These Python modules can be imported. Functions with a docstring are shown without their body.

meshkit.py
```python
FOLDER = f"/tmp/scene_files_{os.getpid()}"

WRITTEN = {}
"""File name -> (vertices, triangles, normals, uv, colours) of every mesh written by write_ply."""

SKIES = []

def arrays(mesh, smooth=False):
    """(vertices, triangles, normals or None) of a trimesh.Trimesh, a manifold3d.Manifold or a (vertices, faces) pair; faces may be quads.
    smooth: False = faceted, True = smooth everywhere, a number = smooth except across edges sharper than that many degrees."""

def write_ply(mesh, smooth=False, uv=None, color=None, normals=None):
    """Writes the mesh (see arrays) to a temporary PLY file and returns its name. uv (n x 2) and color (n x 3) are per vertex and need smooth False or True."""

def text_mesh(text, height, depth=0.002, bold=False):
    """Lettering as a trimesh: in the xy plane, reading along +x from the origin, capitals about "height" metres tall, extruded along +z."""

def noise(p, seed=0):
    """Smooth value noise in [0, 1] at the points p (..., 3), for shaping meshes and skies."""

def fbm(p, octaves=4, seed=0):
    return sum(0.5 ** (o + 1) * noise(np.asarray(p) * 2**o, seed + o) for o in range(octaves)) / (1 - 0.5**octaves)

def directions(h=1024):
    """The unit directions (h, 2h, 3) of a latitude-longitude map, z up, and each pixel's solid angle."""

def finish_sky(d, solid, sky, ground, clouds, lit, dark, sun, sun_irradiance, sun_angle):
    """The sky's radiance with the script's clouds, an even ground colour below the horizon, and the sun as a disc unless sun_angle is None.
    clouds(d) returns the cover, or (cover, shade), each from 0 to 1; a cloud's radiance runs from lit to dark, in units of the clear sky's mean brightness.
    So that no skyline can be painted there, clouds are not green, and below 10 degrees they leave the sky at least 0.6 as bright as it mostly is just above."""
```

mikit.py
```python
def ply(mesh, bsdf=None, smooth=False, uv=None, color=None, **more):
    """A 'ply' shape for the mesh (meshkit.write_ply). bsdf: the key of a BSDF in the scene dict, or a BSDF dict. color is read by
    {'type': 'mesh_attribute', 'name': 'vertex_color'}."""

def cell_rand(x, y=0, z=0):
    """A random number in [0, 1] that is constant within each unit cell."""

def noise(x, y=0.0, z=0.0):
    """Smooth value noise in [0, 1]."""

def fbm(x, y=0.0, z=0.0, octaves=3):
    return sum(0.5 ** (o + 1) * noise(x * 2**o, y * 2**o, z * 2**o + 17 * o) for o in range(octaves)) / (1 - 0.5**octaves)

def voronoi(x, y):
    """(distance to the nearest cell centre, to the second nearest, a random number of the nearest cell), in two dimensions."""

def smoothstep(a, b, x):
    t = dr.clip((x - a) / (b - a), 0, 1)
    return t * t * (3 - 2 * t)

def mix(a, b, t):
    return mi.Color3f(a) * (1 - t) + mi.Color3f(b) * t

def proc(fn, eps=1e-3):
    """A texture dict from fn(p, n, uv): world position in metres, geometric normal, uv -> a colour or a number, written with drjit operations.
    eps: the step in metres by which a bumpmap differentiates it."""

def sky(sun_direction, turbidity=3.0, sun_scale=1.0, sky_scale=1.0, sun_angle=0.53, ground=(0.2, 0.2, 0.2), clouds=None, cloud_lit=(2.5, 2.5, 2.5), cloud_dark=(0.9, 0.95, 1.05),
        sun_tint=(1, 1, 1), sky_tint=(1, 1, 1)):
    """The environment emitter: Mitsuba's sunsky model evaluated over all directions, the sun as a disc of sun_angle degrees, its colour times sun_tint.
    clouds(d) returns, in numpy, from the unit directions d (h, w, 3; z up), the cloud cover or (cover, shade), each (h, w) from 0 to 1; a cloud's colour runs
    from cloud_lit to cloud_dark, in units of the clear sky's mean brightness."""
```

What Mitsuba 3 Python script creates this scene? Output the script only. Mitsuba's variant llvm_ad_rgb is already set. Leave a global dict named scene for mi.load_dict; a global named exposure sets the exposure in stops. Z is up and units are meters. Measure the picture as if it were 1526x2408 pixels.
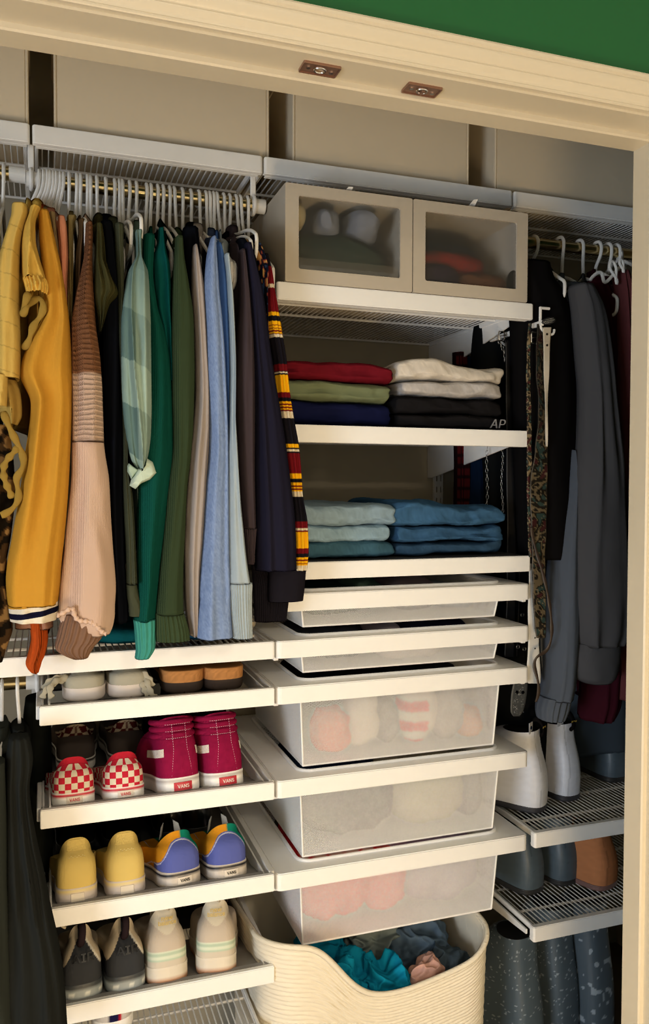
import math, random
import numpy as np, trimesh, drjit as dr, mitsuba as mi
import mikit, meshkit
from mikit import noise, fbm, smoothstep, mix
from meshkit import noise as nz, fbm as nfbm
from scipy.interpolate import PchipInterpolator
from shapely.geometry import Polygon, LineString, box as sbox
T = mi.ScalarTransform4f
scene, labels = {}, {}
exposure = -0.5

# ---------------- camera (metres; y runs into the closet, 0 = front of the drawers) ----------------
FPX, CX, CY, CZ = 1911.9, -.4515, -1.602, 1.465
_yw, _pt, _rl = np.radians([19.103, -1.809, 0.140])
CAM = np.array([CX, CY, CZ])
CF = np.array([np.sin(_yw)*np.cos(_pt), np.cos(_yw)*np.cos(_pt), np.sin(_pt)])
_r0 = np.array([np.cos(_yw), -np.sin(_yw), 0]); _u0 = np.cross(_r0, CF)
CR = np.cos(_rl)*_r0 + np.sin(_rl)*_u0
CU = -np.sin(_rl)*_r0 + np.cos(_rl)*_u0
scene['camera'] = {'type': 'perspective', 'fov': float(2*np.degrees(np.arctan(1526/2/FPX))), 'fov_axis': 'x', 'near_clip': .05, 'far_clip': 50.,
                   'to_world': T().look_at(origin=CAM.tolist(), target=(CAM+CF).tolist(), up=CU.tolist())}
# ---------------- light: warm ceiling lamp in the room, cool daylight from a window on its left wall, an added fill globe ----------------
LAMP = dict(pos=(.36, -3.15, 2.46), r=.18, rgb=(192, 163, 120))
FILL_GLOBE = dict(pos=(-.05, -1.85, .45), r=.20, rgb=(50, 36.5, 20.5))  # added low fill light, unseen, lifts the underside of the door head
WINDOW = dict(x=-2.38, y0=-2.75, y1=-1.45, z0=.35, z1=1.35, rgb=(17, 19, 21.5))
AMBIENT = (.010, .010, .010)

# ---------------- helpers ----------------
def ray(px, py): return CF + (px-763)/FPX*CR - (py-1204)/FPX*CU
def at(px, py, Y):
    d = ray(px, py); return CAM + d*(Y-CY)/d[1]
def lin(c):
    c = np.asarray(c, float)/255.
    return np.where(c <= .04045, c/12.92, ((c+.055)/1.055)**2.4)
def S(r, g, b, k=1.0): return (lin((r, g, b))*k).tolist()
def uniq(name):
    if name not in scene and name not in labels: return name
    i = 1
    while f'{name}_{i:03d}' in scene or f'{name}_{i:03d}' in labels: i += 1
    return f'{name}_{i:03d}'
def thing(name, label, cat, group=None, kind=None):
    k = uniq(name); labels[k] = {'label': label, 'category': cat}
    if group: labels[k]['group'] = group
    if kind: labels[k]['kind'] = kind
    return k
def arr(mesh):
    if isinstance(mesh, tuple):
        v, f = np.asarray(mesh[0], float), np.asarray(mesh[1], int)
        if f.shape[1] == 4: f = np.vstack([f[:, [0, 1, 2]], f[:, [0, 2, 3]]])
        return v, f
    return np.array(mesh.vertices, float), np.array(mesh.faces)
def obj(key, mesh, bsdf, smooth=30, color=None, uv=None, label=None, kind=None):
    """One entry of the scene; key is made unique."""
    k = uniq(key)
    if len(mesh) == 3 if isinstance(mesh, tuple) else False:
        color = mesh[2]; mesh = mesh[:2]
    if color is not None:
        v, f = arr(mesh); c = np.asarray(color, float)
        if c.ndim == 1: c = np.tile(c, (len(v), 1))
        sm = bool(smooth)
        scene[k] = mikit.ply((v, f), bsdf, smooth=sm, color=c, uv=uv)
    else:
        scene[k] = mikit.ply(arr(mesh) if isinstance(mesh, tuple) else mesh, bsdf, smooth=smooth if uv is None else bool(smooth), uv=uv)
    if label or kind:
        labels.setdefault(k, {})
        if label: labels[k]['label'] = label
        if kind: labels[k]['kind'] = kind
    return k
def part(t, name, mesh, bsdf, **kw): return obj(t+'__'+name, mesh, bsdf, **kw)
def struct(name, mesh, bsdf, label=None, **kw):
    k = obj(name, mesh, bsdf, **kw); labels.setdefault(k, {})['kind'] = 'structure'
    if label: labels[k]['label'] = label
    return k
def one(name, mesh, bsdf, label, cat, group=None, kind=None, **kw):
    k = obj(name, mesh, bsdf, **kw); labels.setdefault(k, {}).update({'label': label, 'category': cat})
    if group: labels[k]['group'] = group
    if kind: labels[k]['kind'] = kind
    return k
def cat(*ms):
    vs, fs, cs, n = [], [], [], 0
    for m in ms:
        c = m[2] if isinstance(m, tuple) and len(m) == 3 else None
        v, f = arr(m[:2] if isinstance(m, tuple) else m); vs.append(v); fs.append(f+n); n += len(v); cs.append(c)
    if all(c is not None for c in cs): return np.vstack(vs), np.vstack(fs), np.vstack(cs)
    return np.vstack(vs), np.vstack(fs)
_BOX = {}
def box(x0, x1, y0, y1, z0, z1, b=.0015):
    """chamfered box"""
    c = np.array([(x0+x1)/2, (y0+y1)/2, (z0+z1)/2]); h = np.array([x1-x0, y1-y0, z1-z0])/2
    b = min(b, .45*h.min())
    if b not in _BOX:
        pts = []
        for sx in (-1, 1):
            for sy in (-1, 1):
                for sz in (-1, 1):
                    for k in range(3):
                        o = np.array([.2, .2, .2]); o[k] = 0
                        pts.append(np.array([sx, sy, sz])*(1-o))
        hull = trimesh.Trimesh(np.array(pts)).convex_hull
        _BOX[b] = (np.array(hull.vertices), np.array(hull.faces))
    v, f = _BOX[b]
    s = np.sign(v); inset = np.where(np.abs(v) < .99, 1., 0.)
    return c + s*(h - inset*b), f
def rotz(m, ang, c=(0, 0, 0)):
    v, f = arr(m[:2] if isinstance(m, tuple) else m); c = np.asarray(c, float); ca, sa = np.cos(ang), np.sin(ang)
    v = (v-c) @ np.array([[ca, sa, 0], [-sa, ca, 0], [0, 0, 1]]) + c
    return (v, f, m[2]) if isinstance(m, tuple) and len(m) == 3 else (v, f)
def tube(pts, r, n=8, caps=True, closed=False):
    p = np.asarray(pts, float); m = len(p)
    t = (np.roll(p, -1, 0)-np.roll(p, 1, 0)) if closed else np.gradient(p, axis=0)
    t /= np.linalg.norm(t, axis=1, keepdims=True)+1e-12
    a = np.cross(t[0], [0, 0, 1.] if abs(t[0][2]) < .9 else [1., 0, 0]); a /= np.linalg.norm(a)
    A = []
    for i in range(m):
        a = a - t[i]*np.dot(a, t[i]); a /= np.linalg.norm(a)+1e-12; A.append(a)
    A = np.array(A); B = np.cross(t, A); th = np.arange(n)*2*np.pi/n
    rr = np.broadcast_to(r, (m,))[:, None, None]
    v = (p[:, None]+rr*(np.cos(th)[None, :, None]*A[:, None]+np.sin(th)[None, :, None]*B[:, None])).reshape(-1, 3)
    return v, grid_faces(m, n, wrap_u=True, wrap_v=closed, caps=caps and not closed)
def grid_faces(m, n, wrap_u=True, wrap_v=False, caps=False):
    """faces of a grid of m rows with n points each"""
    i = np.arange(m if wrap_v else m-1); j = np.arange(n if wrap_u else n-1)
    I, J = np.meshgrid(i, j, indexing='ij'); I2, J2 = (I+1) % m, (J+1) % n
    q = np.stack([I*n+J, I*n+J2, I2*n+J2, I2*n+J], -1).reshape(-1, 4)
    f = np.vstack([q[:, [0, 1, 2]], q[:, [0, 2, 3]]])
    if caps:
        k = np.arange(1, n-1)
        f = np.vstack([f, np.stack([k*0, k+1, k], 1), np.stack([k*0, k, k+1], 1)+(m-1)*n])
    return f
def extr(poly, axis, a, b):
    """shapely polygon in the other two axes, extruded from a to b along axis ('x': poly in y,z; 'y': poly in x,z; 'z': poly in x,y)"""
    m = trimesh.creation.extrude_polygon(poly, b-a, engine='earcut'); v = np.array(m.vertices); f = np.array(m.faces)
    u, w, h = v[:, 0], v[:, 1], v[:, 2]+a
    V = {'z': (u, w, h), 'x': (h, u, w), 'y': (u, h, w)}[axis]
    if axis == 'y': f = f[:, ::-1]
    return np.stack(V, 1), f
def spline(pts, n):
    p = np.asarray(pts, float); d = np.r_[0, np.cumsum(np.linalg.norm(np.diff(p, axis=0), axis=1))]
    q = np.linspace(0, d[-1], n)
    from scipy.interpolate import CubicSpline
    return np.stack([CubicSpline(d, p[:, k])(q) for k in range(p.shape[1])], 1) if len(p) > 2 else np.stack([np.interp(q, d, p[:, k]) for k in range(p.shape[1])], 1)
def col(c, n): return np.tile(np.asarray(c, float), (n, 1))
def tint(m, c):
    v, f = arr(m[:2] if isinstance(m, tuple) else m); return v, f, col(c, len(v))

# ---------------- materials ----------------
def two(b): return {'type': 'twosided', 'bsdf': b}
def rgb(c): return {'type': 'rgb', 'value': [float(x) for x in c]}
def mat(name, c, rough=.5, metal=0., spec=.5, **kw):
    scene['mat_'+name] = two({'type': 'principled', 'base_color': rgb(c), 'roughness': rough, 'metallic': metal, 'specular': spec, **kw}); return 'mat_'+name
def dmat(name, c):
    scene['mat_'+name] = two({'type': 'diffuse', 'reflectance': rgb(c)}); return 'mat_'+name
def bump(name, inner, fn, scale, eps=6e-4):
    scene['mat_'+name] = two({'type': 'bumpmap', 'arbitrary': mikit.proc(fn, eps), 'scale': scale, 'bsdf': inner}); return 'mat_'+name
VC = {'type': 'mesh_attribute', 'name': 'vertex_color'}
WHITE = mat('white_paint', (.77, .765, .745), .42, spec=.4)
SHEEN = mat('white_smooth', (.80, .80, .80), .25)
TRIM = mat('trim_paint', (.52, .455, .335), .38)
GREEN = mat('green_paint', S(15, 82, 40), .55, spec=.3)
WALLIN = mat('closet_paint', (.34, .305, .23), .8, spec=.2)
CEIL = mat('ceiling_paint', (.75, .73, .68), .9, spec=.1)
FLOORM = mat('floor_carpet', (.34, .30, .24), .95, spec=.05)
FLOORC = mat('closet_floor', (.10, .075, .045), .6, spec=.2)
PALE = mat('room_paint', (.6, .58, .54), .8, spec=.2)
PLASTIC = mat('hanger_plastic', (.72, .71, .68), .35)
GOLD = mat('brass_rod', (.62, .50, .26), .22, metal=1.)
CHROME = mat('chrome', (.75, .74, .72), .15, metal=1.)
BRONZE = mat('aged_bronze', (.30, .17, .12), .35, metal=.8)
GREY = mat('grey_plastic', (.20, .195, .19), .5)
DARKLINER = mat('dark_liner', (.028, .028, .030), .45)
BLACK = mat('black', (.012, .012, .013), .6)
GLOSSBLACK = mat('gloss_black', (.008, .008, .009), .12, spec=.7)
def _linen(p, n, uv):
    return noise(p.x*900, p.y*900, p.z*260)*.5+noise(p.x*260, p.y*260, p.z*900)*.5
BOXF = bump('box_linen', {'type': 'diffuse', 'reflectance': rgb((.46, .41, .335))}, _linen, .0006)
CANVAS = bump('box_canvas', {'type': 'diffuse', 'reflectance': rgb((.64, .55, .41))}, _linen, .0005)
def _fab(p, n, uv):
    return fbm(p.x*420, p.y*420, p.z*420, 2)
def _knit(p, n, uv):
    u = p.x*1150; v = p.z*330
    return dr.abs(dr.sin(u+1.2*dr.abs(dr.sin(v*math.pi))))*.7+dr.abs(dr.sin(v*math.pi))*.4
def _ribh(p, n, uv):
    v = p.z*115 + .25*noise(p.x*60, p.z*20)
    return dr.abs(dr.sin(v*math.pi))*1.0+.25*dr.abs(dr.sin(p.x*1300+v*3))
CLOTH = bump('cloth', {'type': 'diffuse', 'reflectance': VC}, _fab, .0007)
FLAT = 'mat_flat'; scene[FLAT] = two({'type': 'diffuse', 'reflectance': VC})
SATIN = 'mat_satin'; scene[SATIN] = two({'type': 'principled', 'base_color': VC, 'roughness': .45, 'specular': .4})
SHINY = 'mat_shiny'; scene[SHINY] = two({'type': 'principled', 'base_color': VC, 'roughness': .22, 'specular': .5})
KNIT = bump('knit', {'type': 'diffuse', 'reflectance': VC}, _knit, .0016)
RIBK = bump('ribbed_knit', {'type': 'diffuse', 'reflectance': VC}, _ribh, .006)
# thin frosted plastic of the box windows
scene['mat_window_film'] = {'type': 'blendbsdf', 'weight': .07, 'a': {'type': 'thindielectric'}, 'b': two({'type': 'diffuse', 'reflectance': rgb((.45, .44, .40))})}
FILM = 'mat_window_film'

# ---------------- light sources and the room the photographer stands in ----------------
RX0, RX1, RY0, RZ1 = -2.4, 2.1, -3.7, 2.52
YW, YB, YC = -.51, -.41, .52        # wall face in the room, wall face in the closet, back wall of the closet
HEAD = 2.055                          # underside of the head stop
JX = .535; JXL = -1.35                # right and left edge of the opening
# ======================= STRUCTURE =======================
struct('floor', box(RX0-.1, RX1+.1, RY0-.1, YB, -.06, 0), FLOORM, 'beige carpeted floor of the room')
struct('floor_closet', box(RX0-.1, RX1+.1, YB, YC+.1, -.06, 0), FLOORC, 'dark brown closet floor')
struct('ceiling', box(RX0-.1, RX1+.1, RY0-.1, YC+.1, RZ1, RZ1+.06), CEIL, 'pale ceiling')
struct('wall_front', cat(box(JX+.02, RX1, YW, YB, 0, RZ1), box(RX0, JXL-.02, YW, YB, 0, RZ1), box(JXL-.02, JX+.02, YW, YB, HEAD+.02, RZ1)), GREEN, 'green painted wall above the closet opening')
struct('wall_back', box(JXL-.2, RX1, YC, YC+.08, 0, RZ1), WALLIN, 'beige back wall of the closet')
struct('wall_right', box(1.28, 1.36, YB, YC, 0, RZ1), WALLIN, 'beige right wall of the closet')
struct('wall_left', box(JXL-.28, JXL-.2, YB, YC, 0, RZ1), WALLIN, 'left wall of the closet')
struct('wall_room_right', box(RX1, RX1+.08, RY0, YB, 0, RZ1), PALE)
W = WINDOW
struct('wall_room_left', cat(box(RX0-.08, RX0, RY0, W['y0'], 0, RZ1), box(RX0-.08, RX0, W['y1'], YB, 0, RZ1), box(RX0-.08, RX0, W['y0'], W['y1'], 0, W['z0']), box(RX0-.08, RX0, W['y0'], W['y1'], W['z1'], RZ1)), PALE)
struct('wall_room_back', box(RX0, RX1, RY0-.08, RY0, 0, RZ1), PALE)
wv = np.array([[W['x'], W['y0'], W['z0']], [W['x'], W['y1'], W['z0']], [W['x'], W['y1'], W['z1']], [W['x'], W['y0'], W['z1']]]) - [.05, 0, 0]
k = struct('window_1', (wv, np.array([[0, 1, 2], [0, 2, 3]])), WHITE, 'daylit window of the room', smooth=False)
scene[k]['emitter'] = {'type': 'area', 'radiance': rgb(W['rgb'])}
# ceiling lamp of the room (behind the camera)
lt = thing('ceiling_lamp', 'round flush ceiling lamp of the room in front of the closet', 'lamp')
a = np.linspace(0, 2*np.pi, 33)[:-1]; lp = np.array(LAMP['pos']); lr = LAMP['r']
ring = np.stack([lp[0]+lr*np.cos(a), lp[1]+lr*np.sin(a), a*0+lp[2]-.05], 1)
k = part(lt, 'diffuser', (np.vstack([ring, lp-[0, 0, .062]]), np.stack([np.roll(np.arange(32), -1), np.arange(32), np.full(32, 32)], 1)), WHITE, smooth=False)
scene[k]['emitter'] = {'type': 'area', 'radiance': rgb(LAMP['rgb'])}
gt = thing('added_fill_globe', 'warm fill globe added out of view to light the door head from below', 'lamp')
gm = trimesh.creation.icosphere(3, FILL_GLOBE['r']); gm.apply_translation(FILL_GLOBE['pos'])
k = part(gt, 'globe', gm, WHITE, smooth=True); scene[k]['emitter'] = {'type': 'area', 'radiance': rgb(FILL_GLOBE['rgb'])}
part(gt, 'foot', cat(tube([(FILL_GLOBE['pos'][0], FILL_GLOBE['pos'][1], 0), (FILL_GLOBE['pos'][0], FILL_GLOBE['pos'][1], FILL_GLOBE['pos'][2]-FILL_GLOBE['r'])], .012, 10), tube([(FILL_GLOBE['pos'][0], FILL_GLOBE['pos'][1], 0), (FILL_GLOBE['pos'][0], FILL_GLOBE['pos'][1], .02)], .11, 24)), BLACK)
part(lt, 'base', tube([lp-[0, 0, .05], lp+[0, 0, .02]], lr+.012, 32), WHITE)

# door frame: stepped head jamb, right jamb, moulded casing
prof = lambda z0: Polygon([(YB, z0+.03), (YB, z0), (-.452, z0), (-.4545, z0+.0025), (-.4545, z0+.010), (YW, z0+.010), (YW, z0+.03)])
hx0, hx1 = JXL-.02, JX+.02
struct('trim_1', extr(prof(HEAD), 'x', hx0, hx1), TRIM, 'cream head jamb of the closet opening', smooth=20)
rj = Polygon([(JX+.03, YB), (JX, YB), (JX, -.452), (JX+.0025, -.4545), (JX+.010, -.4545), (JX+.010, YW), (JX+.03, YW)])
struct('trim_2', extr(rj, 'z', 0, HEAD+.012), TRIM, 'cream right jamb of the closet opening', smooth=20)
lj = Polygon([(JXL-.03, YB), (JXL, YB), (JXL, -.452), (JXL-.010, -.4545), (JXL-.010, YW), (JXL-.03, YW)])
struct('trim_3', extr(lj, 'z', 0, HEAD+.012), TRIM, 'cream left jamb of the closet opening', smooth=20)
# casing section: (distance from the opening edge, projection from the wall)
cas = [(0, 0), (0, .009), (.0015, .0105), (.004, .0105), (.006, .0085), (.009, .0088), (.013, .011), (.017, .0135), (.0195, .014), (.022, .0125), (.0235, .0125), (.026, .0145), (.031, .0175), (.036, .0192), (.0395, .019), (.042, .0165), (.0435, .0165), (.0455, .019), (.050, .0195), (.0535, .0175), (.0545, .014), (.0545, 0)]
e0 = HEAD+.014
struct('trim_4', extr(Polygon([(YW-p, e0+d) for d, p in cas]), 'x', JXL-.09, JX+.066), TRIM, 'moulded cream casing above the closet opening', smooth=25)
struct('trim_5', extr(Polygon([(JX+.014+d, YW-p) for d, p in cas]), 'z', 0, e0+.003), TRIM, 'moulded cream casing right of the closet opening', smooth=25)
struct('trim_6', extr(Polygon([(JXL-.014-d, YW-p) for d, p in cas]), 'z', 0, e0+.003), TRIM, 'moulded cream casing left of the closet opening', smooth=25)
# two ball-catch plates under the head jamb
for i, (px, py, kind) in enumerate([(752, 160, 0), (992, 209, 1)]):
    d = ray(px, py); c = CAM + d*(HEAD+.010-CZ)/d[2]
    lab = ['small bronze catch plate under the head jamb, the left one above the storage boxes', 'small bronze catch plate with a round socket under the head jamb, the right one'][i]
    pk = thing('catch_plate', lab, 'catch plate', 'catch plates under the head jamb')
    pl = Polygon([(c[0]-.026, c[1]-.0125), (c[0]+.026, c[1]-.0125), (c[0]+.026, c[1]+.0125), (c[0]-.026, c[1]+.0125)]).buffer(.002)
    hole = Polygon([(c[0]+.009*np.cos(t), c[1]+.008*np.sin(t)) for t in np.linspace(0, 6.28, 25)[:-1]])
    part(pk, 'plate', extr(pl.difference(hole), 'z', HEAD+.0075, HEAD+.0103), BRONZE)
    part(pk, 'rim', extr(pl.difference(pl.buffer(-.0022)), 'z', HEAD+.0062, HEAD+.0078), BRONZE)
    part(pk, 'socket', tube([(c[0]+.008*np.cos(t), c[1]+.007*np.sin(t), HEAD+.0065) for t in np.linspace(0, 6.28, 21)[:-1]], .0016, 6, closed=True), CHROME)
    for s in (-1, 1):
        part(pk, 'screw', tube([(c[0]+s*.018, c[1]+s*.002, HEAD+.0075), (c[0]+s*.018, c[1]+s*.002, HEAD+.0058)], .0032, 10), CHROME)
    if kind: part(pk, 'tongue', box(c[0]-.0015, c[0]+.004, c[1]-.004, c[1]+.009, HEAD+.0045, HEAD+.0075), BRONZE)

# ======================= SHELVES =======================
FH = .036
def fascia(x0, x1, y, z, h=FH, th=.016, r=.006):
    """front rail with rounded vertical corners and a soft top edge"""
    pl = Polygon([(x0+r, y), (x1-r, y), (x1, y+r), (x1, y+th), (x0, y+th), (x0, y+r)])
    rr = sbox(x0, y, x1, y+th+r).buffer(-r).buffer(r, 6).intersection(sbox(x0, y, x1, y+th))
    b = .0016; inner = rr.buffer(-b)
    ms = [extr(rr, 'z', z-h+b, z-b)]
    ms += [extr(inner, 'z', z-h, z-h+b*1.01), extr(inner, 'z', z-b*1.01, z)]
    return cat(*ms)
def wires(x0, x1, y0, y1, z, pitch=.0127, r=.0013, rails=()):
    ms = []
    for x in np.arange(x0+pitch/2, x1, pitch):
        ms.append(box(x-r, x+r, y0, y1, z-r, z+r, 0.0003))
    for y in rails:
        ms.append(tube([(x0, y, z-.0042), (x1, y, z-.0042)], .0032, 6))
    return cat(*ms)
def arm(x, yf, yb, z, hf, hb, th=.004):
    return extr(Polygon([(yf, z), (yb, z), (yb, z-hb), (yb-.03, z-hb), (yf+.03, z-hf), (yf, z-hf*.8)]), 'x', x-th/2, x+th/2)
def wire_shelf(label, x0, x1, yf, z, rails=(.035, .13, .25), arms=(), liner=False, yb=YC-.012, fh=FH, armh=.075, side=True, group='white wire shelves'):
    t = thing('wire_shelf', label, 'shelf', group)
    part(t, 'front_edge', cat(fascia(x0, x1, yf, z, fh), box(x0+.006, x1-.006, yf+.016, yf+.028, z-fh, z-fh+.003, .0005)), WHITE)
    part(t, 'wire_deck', wires(x0+.012, x1-.012, yf+.014, yb, z-.006, rails=[yf+r for r in rails]+[yb]), WHITE, kind='stuff')
    if side:
        for xs in (x0+.004, x1-.011): part(t, 'side_rail', box(xs, xs+.007, yf+.014, yb, z-.016, z-.002), WHITE)
    for x in arms: part(t, 'bracket_arm', arm(x, yf+.02, YC-.002, z-.012, .014, armh), WHITE)
    if liner: part(t, 'liner', box(x0+.012, x1-.012, yf+.010, yb-.01, z-.0045, z+.0012, .0004), DARKLINER, label='dark liner sheet')
    return t
ZT = 2.167; YT = .097
wire_shelf('white wire top shelf, far left piece at the photo edge, under the leftmost canvas box', -1.2, -.470, YT, ZT, arms=(-.8,), rails=(.06, .2))
wire_shelf('white wire top shelf above the rod of hanging sweaters, carrying the wide canvas box', -.4655, -.0035, YT, ZT, rails=(.06, .2))
wire_shelf('white wire top shelf directly above the two windowed storage boxes', 0., .608, YT, ZT, rails=(.06, .2))
wire_shelf('white wire top shelf at the right, above the rod of dark jackets', .6125, 1.27, YT, ZT, rails=(.06, .2))
ZA, ZB, ZC = 1.8805, 1.5923, 1.307
shA = wire_shelf('white wire shelf holding the two windowed storage boxes', 0., .6055, 0, ZA, arms=(.600,), rails=(.05, .15, .26), armh=.095)
shB = wire_shelf('white shelf holding the folded maroon, sage and grey sweatshirts', 0., .605, 0, ZB, arms=(.598,), armh=.09)
shC = wire_shelf('white shelf with dark liner holding the folded jeans', 0., .605, 0, ZC, arms=(.598,), liner=True)
ZL = at(400, 1524, 0)[2]
shL = wire_shelf('white wire shelf under the hanging sweaters, above the shoe trays', -.4655, -.003, 0, ZL, liner=False)
shL2 = wire_shelf('white wire shelf at far left, with a short rod of black clothes below it', -1.2, -.4705, 0, ZL)
shLow = wire_shelf('lowest white wire shelf under the shoe trays, at the bottom of the photo', -.4655, -.028, -.01, .345)
shR1 = wire_shelf('white wire shelf at the right under the white boots', .6225, 1.27, 0, .6595, rails=(.09, .2, .3))
shR2 = wire_shelf('lower white wire shelf at the right under the tan boot', .6225, 1.27, 0, .436, arms=(.6165,), rails=(.09, .2, .3), armh=.05)
# slotted wall standards
slots = [sbox(sx, z, sx+.004, z+.017) for z in np.arange(.0, 1.80, .032) for sx in (-.0085, .0045)]
std = sbox(-.0135, -.02, .0135, 1.80)
from shapely.ops import unary_union
stdp = std.difference(unary_union(slots))
stdm = extr(stdp, 'y', YC-.012, YC-.010)
stds = cat(stdm, box(-.0135, -.0115, YC-.012, YC, -.02, 1.80, .0003), box(.0115, .0135, YC-.012, YC, -.02, 1.80, .0003))
for x, lab in ((.628, 'white slotted wall standard behind the folded jeans, its slots in view'), (-.001, 'white slotted wall standard behind the striped cardigan'), (-.468, 'white slotted wall standard at the left behind the mustard garments')):
    one('wall_standard', (stds[0]+[x, 0, .36], stds[1]), WHITE, lab, 'wall standard', 'slotted wall standards')

# ======================= DRAWERS =======================
ZD = [1.2422, 1.1457, 1.0503, .8543, .659]
BOT = [1.1655, 1.0675, .8645, .6666, .4735]
def lattice(P00, P10, P01, P11, n, a=.0052, b=.0031, w=.00064, th=.0006):
    """diamond mesh of two families of straight strips on the quad P00 P10 (bottom) P01 P11 (top); n = outward normal"""
    P00, P10, P01, P11 = map(np.asarray, (P00, P10, P01, P11)); n = np.asarray(n, float)
    W0, H0 = np.linalg.norm(P11-P01), np.linalg.norm(P01-P00)
    V, Fc = [], []
    q = np.array([[0, 1, 2], [0, 2, 3], [4, 6, 5], [4, 7, 6], [0, 4, 5], [0, 5, 1], [3, 2, 6], [3, 6, 7]])
    P = lambda u, v: (P00*(1-u)+P10*u)*(1-v)+(P01*(1-u)+P11*u)*v
    k = b/a
    for s in (-1, 1):
        for c in np.arange(-H0/k-a, W0+H0/k+a, a):
            # line x = c + s*y/k, clipped to the unit rectangle
            y0, y1 = 0., H0
            if s > 0: y0, y1 = max(0, -c*k), min(H0, (W0-c)*k)
            else: y0, y1 = max(0, (c-W0)*k), min(H0, c*k)
            if y1-y0 < 1e-4: continue
            x0, x1 = c+s*y0/k, c+s*y1/k
            A, B = P(x0/W0, y0/H0), P(x1/W0, y1/H0)
            d = (B-A)/np.linalg.norm(B-A); o = np.cross(n, d); o *= w/2/np.linalg.norm(o)
            z = n*th*(.5 if s > 0 else 0)
            i = len(V)
            V += [A-o+z, B-o+z, B+o+z, A+o+z, A-o+z-n*th, B-o+z-n*th, B+o+z-n*th, A+o+z-n*th]
            Fc.append(q+i)
    return np.array(V), np.vstack(Fc)
def rrect(x0, x1, y0, y1, r, n=8):
    c = [(x1-r, y1-r, 0), (x0+r, y1-r, 90), (x0+r, y0+r, 180), (x1-r, y0+r, 270)]
    return np.array([(cx+r*np.cos(np.radians(a0+t)), cy+r*np.sin(np.radians(a0+t))) for cx, cy, a0 in c for t in np.linspace(0, 90, n)])
OX0, OX1, OY0, OY1 = .060, .549, .034, .470
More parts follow.
